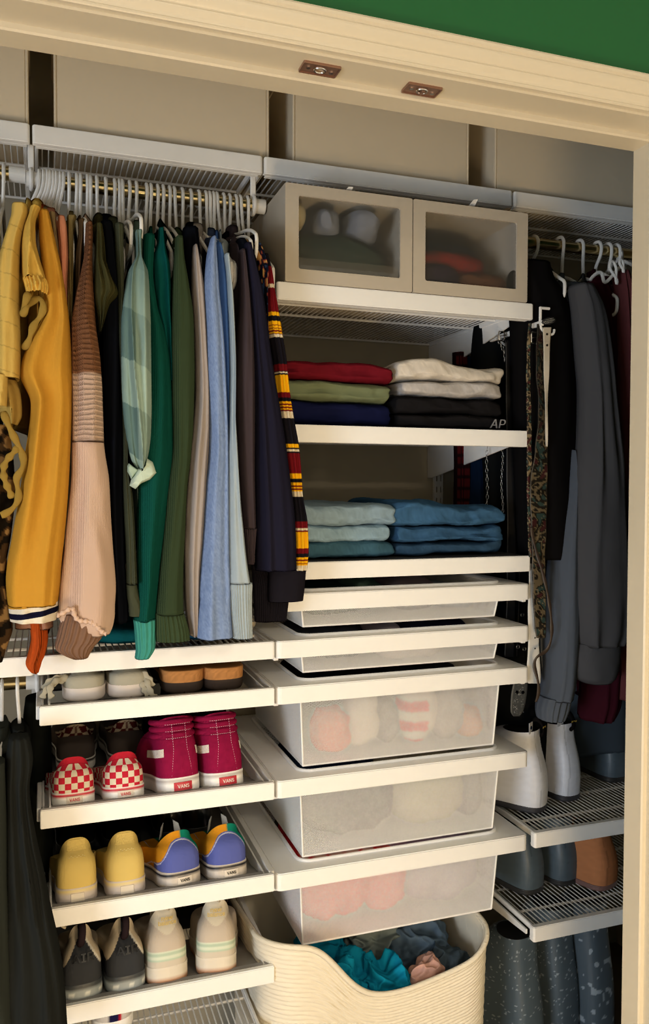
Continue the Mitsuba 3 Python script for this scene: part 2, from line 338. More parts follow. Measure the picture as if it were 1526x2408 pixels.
def drawer(i, label):
    z, zb = ZD[i], BOT[i]
    t = thing('mesh_drawer', label, 'drawer', 'white mesh drawers in one column')
    outer = sbox(0, 0, .605, .50).buffer(-.012).buffer(.012, 6); inner = Polygon(rrect(OX0, OX1, OY0, OY1, .03))
    b = .002
    fr = cat(extr(outer.difference(outer.buffer(-.004)).union(sbox(0, 0, .605, .006).intersection(outer)), 'z', z-FH, z-b),
             extr(outer.buffer(-b).difference(inner), 'z', z-.006, z))
    part(t, 'frame', fr, WHITE)
    rp = rrect(OX0, OX1, OY0, OY1, .03, 8)
    part(t, 'rim', tube(np.c_[rp, np.full(len(rp), z+.002)], .0042, 8, closed=True), SHEEN)
    x0, x1, y0, y1 = OX0+.001, OX1-.001, OY0+.001, OY1-.002
    dx, dy = .011, .012
    q = lambda x, y, zz: np.array([x, y, zz])
    a0, a1, a2, a3 = q(x0+dx, y0+dy, zb), q(x1-dx, y0+dy, zb), q(x1-dx, y1-dy, zb), q(x0+dx, y1-dy, zb)
    t0, t1, t2, t3 = q(x0, y0, z), q(x1, y0, z), q(x1, y1, z), q(x0, y1, z)
    part(t, 'front_mesh', lattice(a0, a1, t0, t1, (0, -1, 0)), WHITE, smooth=False, kind='stuff')
    part(t, 'side_mesh', lattice(a3, a0, t3, t0, (-1, 0, 0), w=.00085), WHITE, smooth=False, kind='stuff')
    part(t, 'side_mesh', lattice(a1, a2, t1, t2, (1, 0, 0), w=.00085), WHITE, smooth=False, kind='stuff')
    part(t, 'back_mesh', lattice(a2, a3, t2, t3, (0, 1, 0), a=.011, b=.007, w=.003), WHITE, smooth=False, kind='stuff')
    part(t, 'bottom_mesh', lattice(a0, a1, a3, a2, (0, 0, -1), a=.009, b=.005, w=.0025), WHITE, smooth=False, kind='stuff')
    seam = cat(*[tube([A, B], .0022, 6) for A, B in ((a0, t0), (a1, t1), (a0, a1), (a1, a2), (a2, a3), (a3, a0))])
    part(t, 'seam_wire', seam, WHITE)
    for s in (0, 1): part(t, 'runner', box(-.001+s*.596, .010+s*.596, .02, .50, z-FH-.008, z-FH+.004), WHITE)
    return t
for i, lab in enumerate(['shallow white mesh drawer directly below the jeans shelf, topmost of its column', 'shallow white mesh drawer, second from the top of its column, dark clothes inside', 'deep white mesh drawer, third of its column, pink and white socks showing through the mesh', 'deep white mesh drawer, fourth of its column, grey and cream clothes behind the mesh', 'deep white mesh drawer, lowest of its column, pink and lilac clothes behind the mesh']):
    drawer(i, lab)

# ======================= SHOE TRAYS =======================
TZ = [1.0507, .8546, .6624, .4698]
TX0, TX1 = -.4614, -.005
TANP = math.tan(math.radians(12.))
def tray(i, label):
    z = TZ[i]; t = thing('shoe_tray', label, 'shoe tray', 'pull-out shoe trays')
    part(t, 'front_edge', fascia(TX0, TX1, -.003, z, FH, .012, .002), WHITE)
    part(t, 'top_strip', box(TX0+.002, TX1-.002, .009, .024, z-.012, z-.002), GREY, label='grey strip along the front edge')
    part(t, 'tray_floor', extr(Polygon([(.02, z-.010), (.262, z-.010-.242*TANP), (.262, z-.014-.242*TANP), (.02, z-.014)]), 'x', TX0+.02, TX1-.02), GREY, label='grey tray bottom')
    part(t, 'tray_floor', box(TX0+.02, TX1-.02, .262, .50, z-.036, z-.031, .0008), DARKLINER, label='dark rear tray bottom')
    for x in (TX0+.004, TX1-.020):
        part(t, 'side_rail', cat(box(x, x+.004, .012, .50, z-.030, z-.002, .0006), box(x+.012, x+.016, .012, .50, z-.030, z+.001, .0006), box(x, x+.016, .012, .50, z-.032, z-.029, .0006)), WHITE)
    for x in (TX0-.006, TX1-.004):
        part(t, 'slide_bracket', box(x, x+.010, .02, .51, z-.030, z-.004), WHITE)
    part(t, 'cross_bar', box(TX0+.04, TX1-.04, .028, .05, z-.042, z-.016), GREY)
    return t
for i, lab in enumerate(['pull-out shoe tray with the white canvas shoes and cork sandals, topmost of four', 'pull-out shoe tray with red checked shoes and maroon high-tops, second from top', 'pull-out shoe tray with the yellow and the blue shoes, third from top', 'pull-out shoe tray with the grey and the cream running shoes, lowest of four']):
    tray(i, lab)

# ======================= RODS =======================
def rod(label, x0, x1, y, z, r=.0135, capl=None, capr=None):
    t = thing('clothes_rod', label, 'clothes rod', 'metal clothes rods')
    part(t, 'bar', tube([(x0, y, z), (x1, y, z)], r, 20), GOLD)
    for x, s in ((x0, -1), (x1, 1)):
        part(t, 'end_cap', cat(tube([(x-s*.030, y, z), (x+s*.001, y, z)], r+.0022, 20)), PLASTIC, label='white end cap')
    return t
YR, ZR = .15, 2.0785
rod('long metal clothes rod under the top shelf, carrying the row of colourful sweaters', -.477, .013, YR, ZR)
rod('metal clothes rod at the far left edge of the photo, under the leftmost top shelf', -1.19, -.480, YR, ZR+.006)
rod('metal clothes rod at the right, carrying black and maroon jackets', .60, 1.26, YR, 2.068)
rod('short metal clothes rod at the left below the wire shelf, carrying black clothes', -1.19, -.457, YR, 1.065)
for x, zr, zs, lab in ((-.4685, ZR, ZT-.02, 'white rod hook under the joint of the top shelves at the left'), (-.012, ZR, ZT-.02, 'white rod hook at the right end of the sweater rod'), (-.4655, 1.065, ZL-.012, 'small rod hook under the left wire shelf'), (.66, 2.068, ZT-.02, 'rod hook beside the right windowed box')):
    one('rod_hook', cat(box(x-.006, x+.006, YR-.004, YR+.004, zr+.012, zs, .002), tube([(x, YR+.019*np.cos(a), zr+.019*np.sin(a)) for a in np.linspace(1.75, 6.0, 16)], .0042, 8)), WHITE, lab, 'hook', 'rod hooks')
# ======================= HANGERS AND GARMENTS =======================
def rows_world(rows, Y):
    r = np.array(rows, float)
    L = np.array([at(x, y, Y) for y, x in r[:, :2]]); R = np.array([at(x, y, Y) for y, x in r[:, [0, 2]]])
    z = (L[:, 2]+R[:, 2])/2
    return r[:, 0], z, (L[:, 0]+R[:, 0])/2, (R[:, 0]-L[:, 0])/2
def drape(rows, Y, dep=.028, n=44, m=110, folds=None, seed=0, color=(.5, .5, .5), ribs=0, rib_amp=.06, amp=.010, wob=.0015, close=True):
    """a hanging sleeve or hem: horizontal cross-sections follow the outline rows (height, left, right), with vertical folds on both faces"""
    rng = np.random.default_rng(seed+7)
    py, z, c, h = rows_world(rows, Y)
    zz = np.linspace(z[0], z[-1], m); q = -z
    f = lambda a: PchipInterpolator(q, a)(-zz)
    C, H, P = f(c), f(h), f(py)
    t = np.linspace(0, 1, m)[:, None]; th = np.linspace(0, 2*np.pi, n, endpoint=False)[None]
    u, w = np.cos(th), np.sin(th)
    e = lambda a, k: np.sign(a)*np.abs(a)**k
    D = dep*np.clip((H/ max(H.max(), 1e-6))*.6+.4, .2, 1)[:, None]
    if folds is None:
        folds = [(rng.uniform(-.7, .7), rng.uniform(-.7, .7), rng.uniform(.5, 1.), rng.uniform(.16, .34)) for _ in range(3)]
    F = 0
    for u0, u1, a, wd in folds:
        F = F + a*np.exp(-(((u-(u0+(u1-u0)*t))/wd)**2))
    F = F - .25*np.sin(u*9+3*nfbm(np.stack([t*3+0*u, 0*u+seed+0*t, 0*t+0*u], -1), 2)*2)*.5
    grow = np.clip(t*1.6+.25, 0, 1)
    X = C[:, None]+H[:, None]*e(u, .85)
    Yv = Y+D*e(w, .8)*1.0 - np.where(w < 0, 1, -1)*F*amp*grow*np.abs(w)**.7
    if ribs:
        k = 1+rib_amp*np.sin(ribs*th)
        Yv = Y+(Yv-Y)*k; X = C[:, None]+(X-C[:, None])*(1+.25*rib_amp*np.sin(ribs*th))
    nn = nfbm(np.stack([X*22, Yv*22, (zz[:, None]+0*X)*9+seed], -1), 3, seed)-.5
    X = X+nn*wob*2; Yv = Yv+nn*.006
    Z = zz[:, None]+0*X
    v = np.stack([X, Yv, Z], -1)
    fc = grid_faces(m, n, caps=False)
    v = v.reshape(-1, 3)
    if close:   # rolled-in end and top
        top = v[:n]*[1, 1, 1]; ctop = top.mean(0)+[0, 0, .004]; bot = v[-n:]; cb = bot.mean(0)+[0, 0, .012]
        inner = cb+(bot-cb)*[.8, .8, 1]+[0, 0, .006]
        base = len(v)
        v = np.vstack([v, ctop[None], inner, cb[None]+[0, 0, .02]])
        j = np.arange(n); j2 = (j+1) % n
        fc = np.vstack([fc, np.stack([j2, j, np.full(n, base)], 1),
                        np.stack([(m-1)*n+j, (m-1)*n+j2, base+1+j2], 1), np.stack([(m-1)*n+j, base+1+j2, base+1+j], 1), np.stack([base+1+j, base+1+j2, np.full(n, base+1+n)], 1)])
    pyg = P[:, None]+0*u; ug = u+0*t
    cg = color(pyg, ug, F) if callable(color) else np.broadcast_to(np.asarray(color, float), (m, n, 3))
    cg = np.array(cg, float).reshape(-1, 3)
    if close: cg = np.vstack([cg, cg[:1], cg[-n:]*.8, cg[-1:]*.8])
    return v, fc[:, ::-1], cg
def bands(spec, soft=1.5):
    """colour by height from a list of (y, colour): the colour holds from that y down"""
    ys = np.array([s[0] for s in spec], float); cs = np.array([s[1] for s in spec], float)
    def fn(py, u, F):
        i = np.clip(np.searchsorted(ys, py, side='right')-1, 0, len(ys)-1)
        return cs[i]
    return fn
def torso(X, zn, c_at, Yf, hem, color, yb=.37, th=.011, seed=0, rod_y=.15, m=40, n=40):
    """thin folded body of a hanging garment, in the plane of its hanger; c_at(z) is the x of its front edge"""
    zz = np.r_[np.linspace(zn, zn-.11, 12), np.linspace(zn-.12, hem, m-12)]
    th0 = np.linspace(0, 2*np.pi, n, endpoint=False); u, w = np.cos(th0), np.sin(th0)
    V = []
    for z in zz:
        k = np.clip((zn-z)/.085, .22, 1)
        y0, y1 = rod_y-(rod_y-Yf)*k, rod_y+(yb-rod_y)*k
        y = (y0+y1)/2+(y1-y0)/2*np.sign(u)*np.abs(u)**.6
        xc = X+(c_at(z)-X)*np.clip((rod_y-y)/(rod_y-Yf), -1.0, 1.)*np.where(y < rod_y, 1, .25)
        fo = th*(.8+.5*np.sin(y*38+z*6+seed))
        V.append(np.stack([xc+fo*np.sign(w)*np.abs(w)**.7+.004*np.sin(y*23+z*9+seed*2), y, z+0*y], 1))
    v = np.vstack(V); return v, grid_faces(len(zz), n, caps=True)[:, ::-1], col(color, len(v))
def hanger_mesh(top, neck, yr, zr, half=.205, drop=.10, r=.0036, xt=None):
    """white tubular hanger: hook over the rod, neck, sloping shoulders with looped ends, lower bar"""
    (x1, x0), zn = (top, neck[0]), neck[1]
    hook = [(x0, yr, zn), (x0+.2*(x1-x0), yr-.002, zn+.25*(zr-zn)), (x0+.8*(x1-x0), yr-.014, zr-.022)]
    hook += [(x1, yr-.019*np.cos(a), zr+.019*np.sin(a)) for a in np.linspace(.0, 3.6, 12)]
    hk = tube(spline(hook, 40), r, 8)
    s = [(yr-half+.01, zn-drop), (yr-half+.002, zn-drop-.006), (yr-half, zn-drop-.022), (yr-half+.004, zn-drop-.040), (yr-half+.02, zn-drop-.046)]
    e = [(2*yr-a, b) for a, b in s[::-1]]
    loop = [(yr, zn), (yr-.03, zn-.012)]+s+[(yr, zn-drop-.046)]+e+[(yr+.03, zn-.012)]
    lp = [(x0, a, b) for a, b in loop]
    return hk, tube(spline(lp+[lp[0]], 90), r, 8)
GH = 'white hangers on the sweater rod'
def hanger(tx, ty, bx, by, label, group, yr=YR, half=.205, drop=.10, r=.0036):
    A, B = at(tx, ty, yr-.005), at(bx, by, yr)
    t = thing('hanger', label, 'hanger', group)
    hk, lp = hanger_mesh(A[0], (B[0], B[2]), yr, A[2]-.019, half, drop, r)
    part(t, 'hook', hk, PLASTIC); part(t, 'frame', lp, PLASTIC)
    return t
HG = [(92, 400, 72, 490), (102, 400, 82, 490), (111, 400, 92, 495), (117, 402, 98, 500), (125, 403, 108, 505), (132, 404, 115, 508), (141, 405, 126, 510), (149, 406, 135, 512), (162, 407, 162, 515), (180, 409, 178, 520), (189, 410, 188, 525), (205, 412, 205, 525), (212, 414, 214, 530), (227, 415, 229, 522), (248, 418, 250, 522), (269, 422, 268, 530), (280, 423, 281, 530), (287, 424, 290, 530), (304, 426, 302, 515), (320, 428, 320, 540), (344, 432, 342, 553), (354, 433, 353, 552), (370, 435, 370, 535), (383, 436, 383, 535), (398, 438, 399, 535), (409, 440, 416, 555), (428, 443, 430, 545), (448, 446, 450, 540), (467, 448, 472, 545), (483, 450, 488, 552), (492, 451, 497, 557), (501, 452, 505, 560), (509, 453, 520, 562), (525, 455, 530, 562), (539, 457, 541, 548), (554, 459, 564, 566), (564, 460, 575, 573), (581, 462, 585, 570)]
tips = {10: 'white hanger whose pale end shows beside the brown striped sweater', 16: 'white hanger whose bright end hangs left of the sage plaid shirt, the lower of two', 18: 'white hanger whose bright end hangs left of the sage plaid shirt, the upper of two', 33: 'white hanger with a bright looped end right of the mid blue garment, left of two', 34: 'white hanger with a bright looped end right of the mid blue garment, right of two', 37: 'rightmost white hanger on the sweater rod, next to the rod end cap'}
hlab = {8: 'white hanger of the olive linen strip, first upright one right of the leaning cluster', 9: 'white hanger just left of the hanger with the pale end showing', 11: 'white hanger holding the brown striped sweater', 12: 'white hanger just right of the brown striped sweater', 13: 'white hanger holding the olive ruffled shirt', 14: 'white hanger holding the long black shirt', 15: 'white hanger holding the dark olive jacket', 17: 'white hanger between the two with bright ends left of the sage plaid shirt', 19: 'white hanger holding the sage green plaid shirt', 20: 'white hanger just right of the sage plaid collar, left of a close pair', 21: 'white hanger holding the teal green sweater', 22: 'white hanger above the dark teal collar, left of two', 23: 'white hanger above the dark teal collar, right of two', 24: 'white hanger between the dark teal collar and the forest green sweater', 25: 'white bent hanger entering the forest green sweater', 26: 'white hanger just right of the forest green sweater', 27: 'white hanger above the round black collar left of the blue sweatshirts', 28: 'white hanger holding the taupe grey sweatshirt', 29: 'white hanger at the left of the close group above the blue heather sweatshirt', 30: 'white hanger holding the light blue heather sweatshirt', 31: 'white hanger holding the mid blue shirt', 32: 'white hanger holding the pale grey blue sweatshirt', 35: 'white hanger holding the navy sweatshirt, left of a close pair', 36: 'white hanger holding the dark floral shirt, second from the rod end'}
for i, (a, b, c, d) in enumerate(HG):
    half = .232 if i in tips and i < 37 else .20
    hanger(a, b, c, d, tips.get(i, hlab.get(i, 'white hanger leaning left in the tight cluster at the left end of the sweater rod')), GH if i >= 8 or i in tips else 'leaning white hangers at the left end of the rod', half=half, drop=.065 if i in tips and i < 37 else .10)
hanger(9, 385, 7, 490, 'white hanger at the far left photo edge, on the leftmost rod', 'white hangers at the photo edge')

SEEDS = [0]
def garment(name, label, cate, hk, rows, color, m=None, Y=-.085, dep=.028, cuff=None, cuff_color=None, cuff_ribs=26, cuff_label=None, hem=None, body=True, body_color=None, folds=None, amp=.010, collar=True, group='clothes hanging in a row', split=None, lower_mat=None, th=.010, yb=.36, rod_y=YR, n=44, mm=110):
    SEEDS[0] += 1; sd = SEEDS[0]
    t = thing(name, label, cate, group); m = m or CLOTH
    base = np.asarray(color(np.array([[rows[len(rows)//2][0]]]), np.zeros((1, 1)), 0)[0, 0] if callable(color) else color)
    bc = base if body_color is None else body_color
    if split:
        ra = [r for r in rows if r[0] <= split]; rb = [r for r in rows if r[0] >= split]
        obj(t+'__upper_sleeve', drape(ra, Y, dep, n, mm, folds, sd, color, amp=amp), m, smooth=True)
        obj(t+'__lower_sleeve', drape(rb, Y, dep, n, mm, folds, sd, color, amp=amp), lower_mat or m, smooth=True)
    else:
        obj(t+'__sleeve', drape(rows, Y, dep, n, mm, folds, sd, color, amp=amp), m, smooth=True)
    if cuff:
        cc = cuff_color if cuff_color is not None else base
        k = obj(t+'__cuff', drape(cuff, Y-.002, dep*.9, max(n, cuff_ribs*5 if cuff_ribs else n), 40, [], sd, cc, ribs=cuff_ribs, rib_amp=.07, amp=.004), CLOTH, smooth=True, label=cuff_label)
    if body:
        py, z, c, h = rows_world(rows, Y)
        B = at(hk[2], hk[3], rod_y) if hk else np.array([c[0], rod_y, z[0]+.02])
        ca = PchipInterpolator(z[::-1], c[::-1]); zlo, zhi = z[-1], z[0]
        hz = at(rows[-1][1], hem, Y)[2] if hem else zlo+.03
        if rows[-1][0] < 1650 and B[0] < .02: hz = max(hz, ZL+.025)
        obj(t+'__torso', torso(B[0], B[2]+.004, lambda q: float(ca(np.clip(q, zlo, zhi))), Y+.02, hz, bc, yb=yb, th=th, seed=sd, rod_y=rod_y), m if m in (CLOTH, KNIT) else CLOTH, smooth=True)
        if collar:
            a = np.linspace(0, 2*np.pi, 25)[:-1]
            ring = [(B[0]+.012*np.sin(s), rod_y-.012-.052*np.cos(s), B[2]-.012-.012*(np.cos(s)+1)) for s in a]
            obj(t+'__collar', tint(tube(ring, .010, 8, closed=True), bc), CLOTH, smooth=True)
    return t
K = .80
c_ = lambda r, g, b, k=K: np.array(S(r, g, b, k))
MUST, PALEY, YEL = c_(200, 146, 54), c_(205, 172, 92), c_(216, 176, 84)
def hemstripe(py, u, F):
    o = np.empty(py.shape+(3,)); o[:] = MUST
    yb = py+7*np.sin(u*1.3)+2
    o[yb > 1422] = c_(236, 226, 204); o[(yb > 1433) & (yb < 1446)] = c_(24, 24, 44)
    return o
garment('mustard_sweatshirt', 'mustard yellow sweatshirt with white and navy striped hem', 'sweatshirt', HG[2], [(500, 90, 115), (560, 92, 128), (640, 98, 146), (740, 100, 161), (820, 62, 167), (880, 46, 169), (950, 72, 169), (1060, 60, 166), (1165, 45, 161), (1260, 28, 152), (1358, 14, 143), (1420, 18, 137)], MUST, Y=-.09, dep=.04,
        folds=[(-.2, -.75, 1., .3), (.55, .35, 1.1, .22), (.9, .75, .8, .15), (-.8, -.2, .7, .3)], amp=.016, mm=170)
obj('mustard_sweatshirt__hem', drape([(1414, 19, 137), (1430, 20, 136), (1457, 23, 133)], -.093, .04, n=120, m=90, color=hemstripe, folds=[(-.3, -.3, 1., .3), (.35, .35, 1., .25)], amp=.012, seed=2), CLOTH, smooth=True, label='hem band with white and navy stripes')
def creases(base, step=56, off=486, dark=.72):
    base = np.asarray(base)
    def fn(py, u, F):
        q = (py-off-8*u) % step
        return base*np.where((q < 2.2)[..., None], dark, 1.)
    return fn
garment('pale_yellow_shirt', 'pale yellow shirt with cross creases and a wide open cuff, at the left photo edge', 'shirt', HG[0], [(487, 28, 66), (502, 27, 67), (530, 20, 60), (570, 8, 50), (640, -8, 46), (720, -14, 46), (800, -14, 48), (880, -12, 47), (893, -8, 45)], creases(PALEY), Y=-.10, dep=.035, hem=1000, amp=.006, mm=160)
tS = 'pale_yellow_shirt'
obj(tS+'__cuff', drape([(882, -45, 18), (930, -44, 17), (956, -40, 16)], -.125, .02, color=PALEY, seed=91), CLOTH, smooth=True)
obj(tS+'__cuff', drape([(895, -10, 40), (930, -8, 50), (975, 0, 52), (1000, 15, 40)], -.07, .02, color=PALEY*.8, seed=92), CLOTH, smooth=True)
ty = garment('yellow_blouse', 'yellow short-sleeved blouse with gathered cuff and dangling ties, in front of the mustard sweatshirt', 'blouse', HG[1], [(492, 70, 96), (510, 66, 86), (540, 56, 83), (568, 52, 84), (615, 51, 95), (650, 52, 106), (664, 54, 110)], YEL, Y=-.105, dep=.035, hem=820, amp=.012)
obj(ty+'__cuff', drape([(660, 53, 110), (672, 57, 114), (684, 60, 116), (697, 64, 113)], -.108, .036, ribs=22, rib_amp=.09, color=YEL*1.12, seed=93, n=140), CLOTH, smooth=True)
def ribbon_tube(pts, Y, r, n=50, flat=.5):
    P = spline([at(x, y, Y+d) for x, y, d in pts], n); v, f = tube(P, r*(1+.25*np.sin(np.arange(n)*.7)), 10)
    c = np.repeat(P, 10, 0); v = c+(v-c)*[1, flat, 1]; return v, f
YT2 = c_(150, 122, 58)
for pp in ([(66, 695, 0), (58, 715, -.01), (54, 738, 0), (60, 728, -.01), (72, 712, 0), (92, 702, 0), (101, 716, -.005), (97, 740, 0), (80, 765, 0), (70, 795, 0), (56, 818, .01)],
           [(8, 970, 0), (22, 1005, -.005), (42, 1045, 0), (55, 1080, 0), (50, 1105, -.004), (40, 1122, 0), (44, 1165, 0), (30, 1195, 0), (2, 1212, 0)], [(42, 1052, .004), (22, 1075, 0), (10, 1095, .003), (9, 1120, 0), (20, 1150, 0), (28, 1170, .004)]):
    obj(ty+'__tie', tint(ribbon_tube(pp, -.125, .0055), YT2), CLOTH, smooth=True)
garment('salmon_shirt', 'salmon pink top, a sliver right of the mustard sweatshirt', 'top', HG[5], [(512, 136, 152), (540, 135, 157), (600, 138, 160), (660, 142, 158), (760, 145, 160), (900, 150, 164)], c_(205, 138, 110), Y=-.07, dep=.02)
garment('cream_knit_vest', 'cream knitted top between the mustard sweatshirt and the salmon top', 'top', HG[4], [(504, 116, 131), (540, 120, 133), (600, 128, 141), (700, 140, 150)], c_(150, 130, 95), Y=-.062, dep=.016, m=KNIT)
garment('olive_linen_shirt', 'beige olive linen shirt, a narrow strip left of the brown striped sweater', 'shirt', HG[8], [(512, 157, 180), (530, 158, 173), (600, 158, 173), (700, 157, 172), (800, 158, 170), (900, 160, 170)], c_(118, 104, 66), Y=-.06, dep=.02)
garment('taupe_vest', 'taupe sleeveless top with a hanger end showing, left of the brown striped sweater', 'top', HG[10], [(520, 183, 200), (545, 184, 199), (600, 178, 196), (700, 176, 190), (800, 172, 188)], c_(92, 72, 50), Y=-.055, dep=.016)
BRN, PNK = c_(128, 88, 62), c_(220, 188, 166)
def ombre(py, u, F):
    k = np.clip((py-600)/280, 0, 1)[..., None]
    a = BRN*(.8+.35*k)
    b = PNK
    o = np.where((py > 884)[..., None], b, a)
    s = (np.sin(py*.44+u*1.2) > .75)[..., None] & (py > 660)[..., None] & (py < 884)[..., None]
    o = np.where(s, o*1.25, o)
    return o
tp = garment('ribbed_sweater', 'brown to pale pink knitted sweater with raised ribs and brown cuff', 'sweater', HG[11], [(528, 202, 217), (560, 200, 218), (600, 197, 217), (640, 190, 217), (700, 178, 220), (760, 169, 224), (850, 168, 236), (930, 168, 241), (1000, 168, 243), (1040, 168, 244), (1066, 168, 247), (1124, 168, 256), (1220, 158, 261), (1300, 149, 266), (1385, 140, 272), (1440, 137, 270), (1470, 150, 266), (1490, 176, 258)], ombre, RIBK, Y=-.09, dep=.042,
             folds=[(-.75, -.5, -1.3, .35), (.3, .1, .7, .5), (-.1, -.35, .5, .12)], amp=.014, split=1040, lower_mat=KNIT, cuff=[(1440, 150, 246), (1475, 139, 246), (1500, 133, 238), (1522, 131, 220), (1545, 168, 207)], cuff_color=c_(128, 98, 80), cuff_ribs=24, cuff_label='brown ribbed cuff')
obj(tp+'__edging', tint(tube(spline([at(x, y, -.135) for x, y in [(134, 1446), (150, 1440), (170, 1432), (176, 1448), (190, 1460), (212, 1462), (230, 1476), (250, 1490)]], 60), .0042*(1+.3*np.sin(np.arange(60)*1.3)), 8), PNK), CLOTH, smooth=True)
OLV = c_(66, 64, 38)
garment('olive_ruffle_shirt', 'dark olive shirt with a pointed ruffled sleeve, right of the brown striped sweater', 'shirt', HG[13], [(530, 226, 240), (570, 224, 246), (615, 222, 250), (650, 222, 262), (690, 221, 277), (715, 224, 258), (750, 230, 247), (785, 232, 237)], OLV, Y=-.095, dep=.03, amp=.016, folds=[(.1, .2, 1.2, .2), (.7, .6, 1., .12), (-.6, -.3, .7, .2)])
NVB = c_(16, 18, 24)
garment('black_long_shirt', 'long black shirt hanging behind the olive ruffled sleeve', 'shirt', HG[14], [(525, 236, 264), (600, 243, 275), (700, 240, 288), (900, 240, 292), (1100, 246, 292), (1300, 258, 294), (1450, 268, 302), (1462, 272, 298)], NVB, Y=-.06, dep=.028)
garment('dark_olive_jacket', 'dark grey olive jacket with a buttoned cuff, left of the teal sweater', 'jacket', HG[15], [(530, 268, 290), (700, 276, 292), (900, 284, 298), (1000, 288, 304), (1080, 290, 301), (1180, 291, 313), (1300, 296, 319), (1372, 297, 322)], c_(68, 72, 56), Y=-.085, dep=.02, cuff=[(1374, 297, 321), (1400, 299, 326), (1428, 303, 334), (1448, 304, 335)], cuff_ribs=0)
SGL, SGD = c_(172, 196, 182), c_(98, 124, 120)
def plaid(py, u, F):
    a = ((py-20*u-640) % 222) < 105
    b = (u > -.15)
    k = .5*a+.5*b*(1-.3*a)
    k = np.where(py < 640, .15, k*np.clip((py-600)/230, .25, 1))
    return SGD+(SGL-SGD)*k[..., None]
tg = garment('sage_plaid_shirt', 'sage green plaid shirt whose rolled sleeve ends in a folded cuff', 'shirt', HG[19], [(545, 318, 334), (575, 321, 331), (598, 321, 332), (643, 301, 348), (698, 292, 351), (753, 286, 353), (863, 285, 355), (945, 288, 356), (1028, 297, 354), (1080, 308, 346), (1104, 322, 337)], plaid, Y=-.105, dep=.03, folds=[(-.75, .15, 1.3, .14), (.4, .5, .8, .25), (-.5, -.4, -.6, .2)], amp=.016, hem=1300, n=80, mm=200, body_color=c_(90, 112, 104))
def roll(pts, Y0, Y1, c, name, seed=0):
    P = np.array([at(x, y, (Y0+Y1)/2)[[0, 2]] for x, y in pts])
    ms = []
    N = 12; q = Polygon(P).buffer(.0008)
    ctr = P.mean(0); V = []
    PP = np.array(spline([tuple(p) for p in np.vstack([P, P[:1]])], 60))[:-1] if False else np.vstack([np.linspace(P[i], P[(i+1) % len(P)], 6, endpoint=False) for i in range(len(P))])
    for j, a in enumerate(np.linspace(-np.pi/2, np.pi/2, N)):
        s = .55+.45*np.cos(a)
        V.append(np.c_[ctr[0]+(PP[:, 0]-ctr[0])*s, np.full(len(PP), (Y0+Y1)/2+(Y1-Y0)/2*np.sin(a)), ctr[1]+(PP[:, 1]-ctr[1])*s])
    v = np.vstack(V); nn = nfbm(v*60, 3, seed)-.5; v = v+nn[:, None]*np.array([.003, .008, .003])
    return v, grid_faces(N, len(PP), caps=True), col(c, len(v))
obj(tg+'__rolled_cuff', roll([(323, 1103), (338, 1100), (344, 1076), (358, 1085), (368, 1112), (352, 1128), (330, 1138), (318, 1150), (304, 1142), (309, 1125)], -.135, -.09, c_(196, 214, 196), 'r', 3), CLOTH, smooth=35 if False else True)
obj(tg+'__rolled_cuff', roll([(299, 1096), (303, 1089), (312, 1096), (326, 1106), (320, 1114), (308, 1127), (300, 1110)], -.128, -.10, c_(168, 190, 172), 'r', 4), CLOTH, smooth=True)
TEA = c_(20, 80, 70)
garment('teal_sweater', 'teal green knitted sweater with a paler cuff reaching over the shelf edge', 'sweater', HG[21], [(556, 338, 364), (600, 336, 362), (640, 335, 360), (714, 345, 368), (780, 348, 386), (850, 346, 399), (918, 344, 403), (1000, 335, 405), (1100, 326, 404), (1200, 322, 393), (1300, 321, 380), (1400, 322, 369), (1457, 313, 366)], TEA, KNIT, Y=-.08, dep=.032, cuff=[(1455, 313, 366), (1475, 316, 366), (1520, 320, 364), (1546, 318, 351)], cuff_color=c_(66, 146, 134), cuff_ribs=14, cuff_label='paler ribbed cuff')
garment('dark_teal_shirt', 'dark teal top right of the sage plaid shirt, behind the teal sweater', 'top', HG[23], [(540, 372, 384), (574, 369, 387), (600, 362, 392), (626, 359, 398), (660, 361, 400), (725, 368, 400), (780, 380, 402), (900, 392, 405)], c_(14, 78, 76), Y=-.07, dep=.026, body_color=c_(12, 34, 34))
FGR = c_(58, 72, 50)
garment('forest_green_sweater', 'forest green knitted sweater with a deep ribbed hem', 'sweater', HG[25], [(560, 413, 429), (600, 410, 432), (670, 406, 443), (753, 404, 454), (863, 404, 456), (1000, 405, 453), (1055, 405, 449), (1138, 396, 440), (1248, 385, 434), (1340, 376, 430), (1442, 366, 431)], FGR, KNIT, Y=-.092, dep=.034, cuff=[(1440, 366, 431), (1470, 366, 440), (1490, 366, 444), (1505, 367, 445)], cuff_color=FGR*1.1, cuff_ribs=26, folds=[(-.5, -.3, .6, .4), (.5, .3, .5, .4)], cuff_label='ribbed hem')
garment('black_blouse', 'black top, a dark gap right of the forest green sweater', 'top', HG[27], [(540, 430, 465), (600, 432, 470), (700, 440, 480), (900, 445, 482), (1100, 442, 480), (1300, 440, 472)], NVB*.8, Y=-.05, dep=.025)
garment('taupe_sweatshirt', 'light taupe grey sweatshirt between the forest green sweater and the blue one', 'sweatshirt', HG[28], [(580, 454, 463), (610, 452, 469), (711, 452, 482), (808, 457, 488), (918, 459, 494), (1000, 452, 494), (1055, 446, 490), (1193, 435, 482), (1275, 432, 476), (1340, 433, 470), (1413, 435, 468), (1493, 446, 463)], c_(168, 158, 152), Y=-.08, dep=.03, folds=[(-.3, -.2, 1., .25), (.2, .4, .7, .2)], amp=.014)
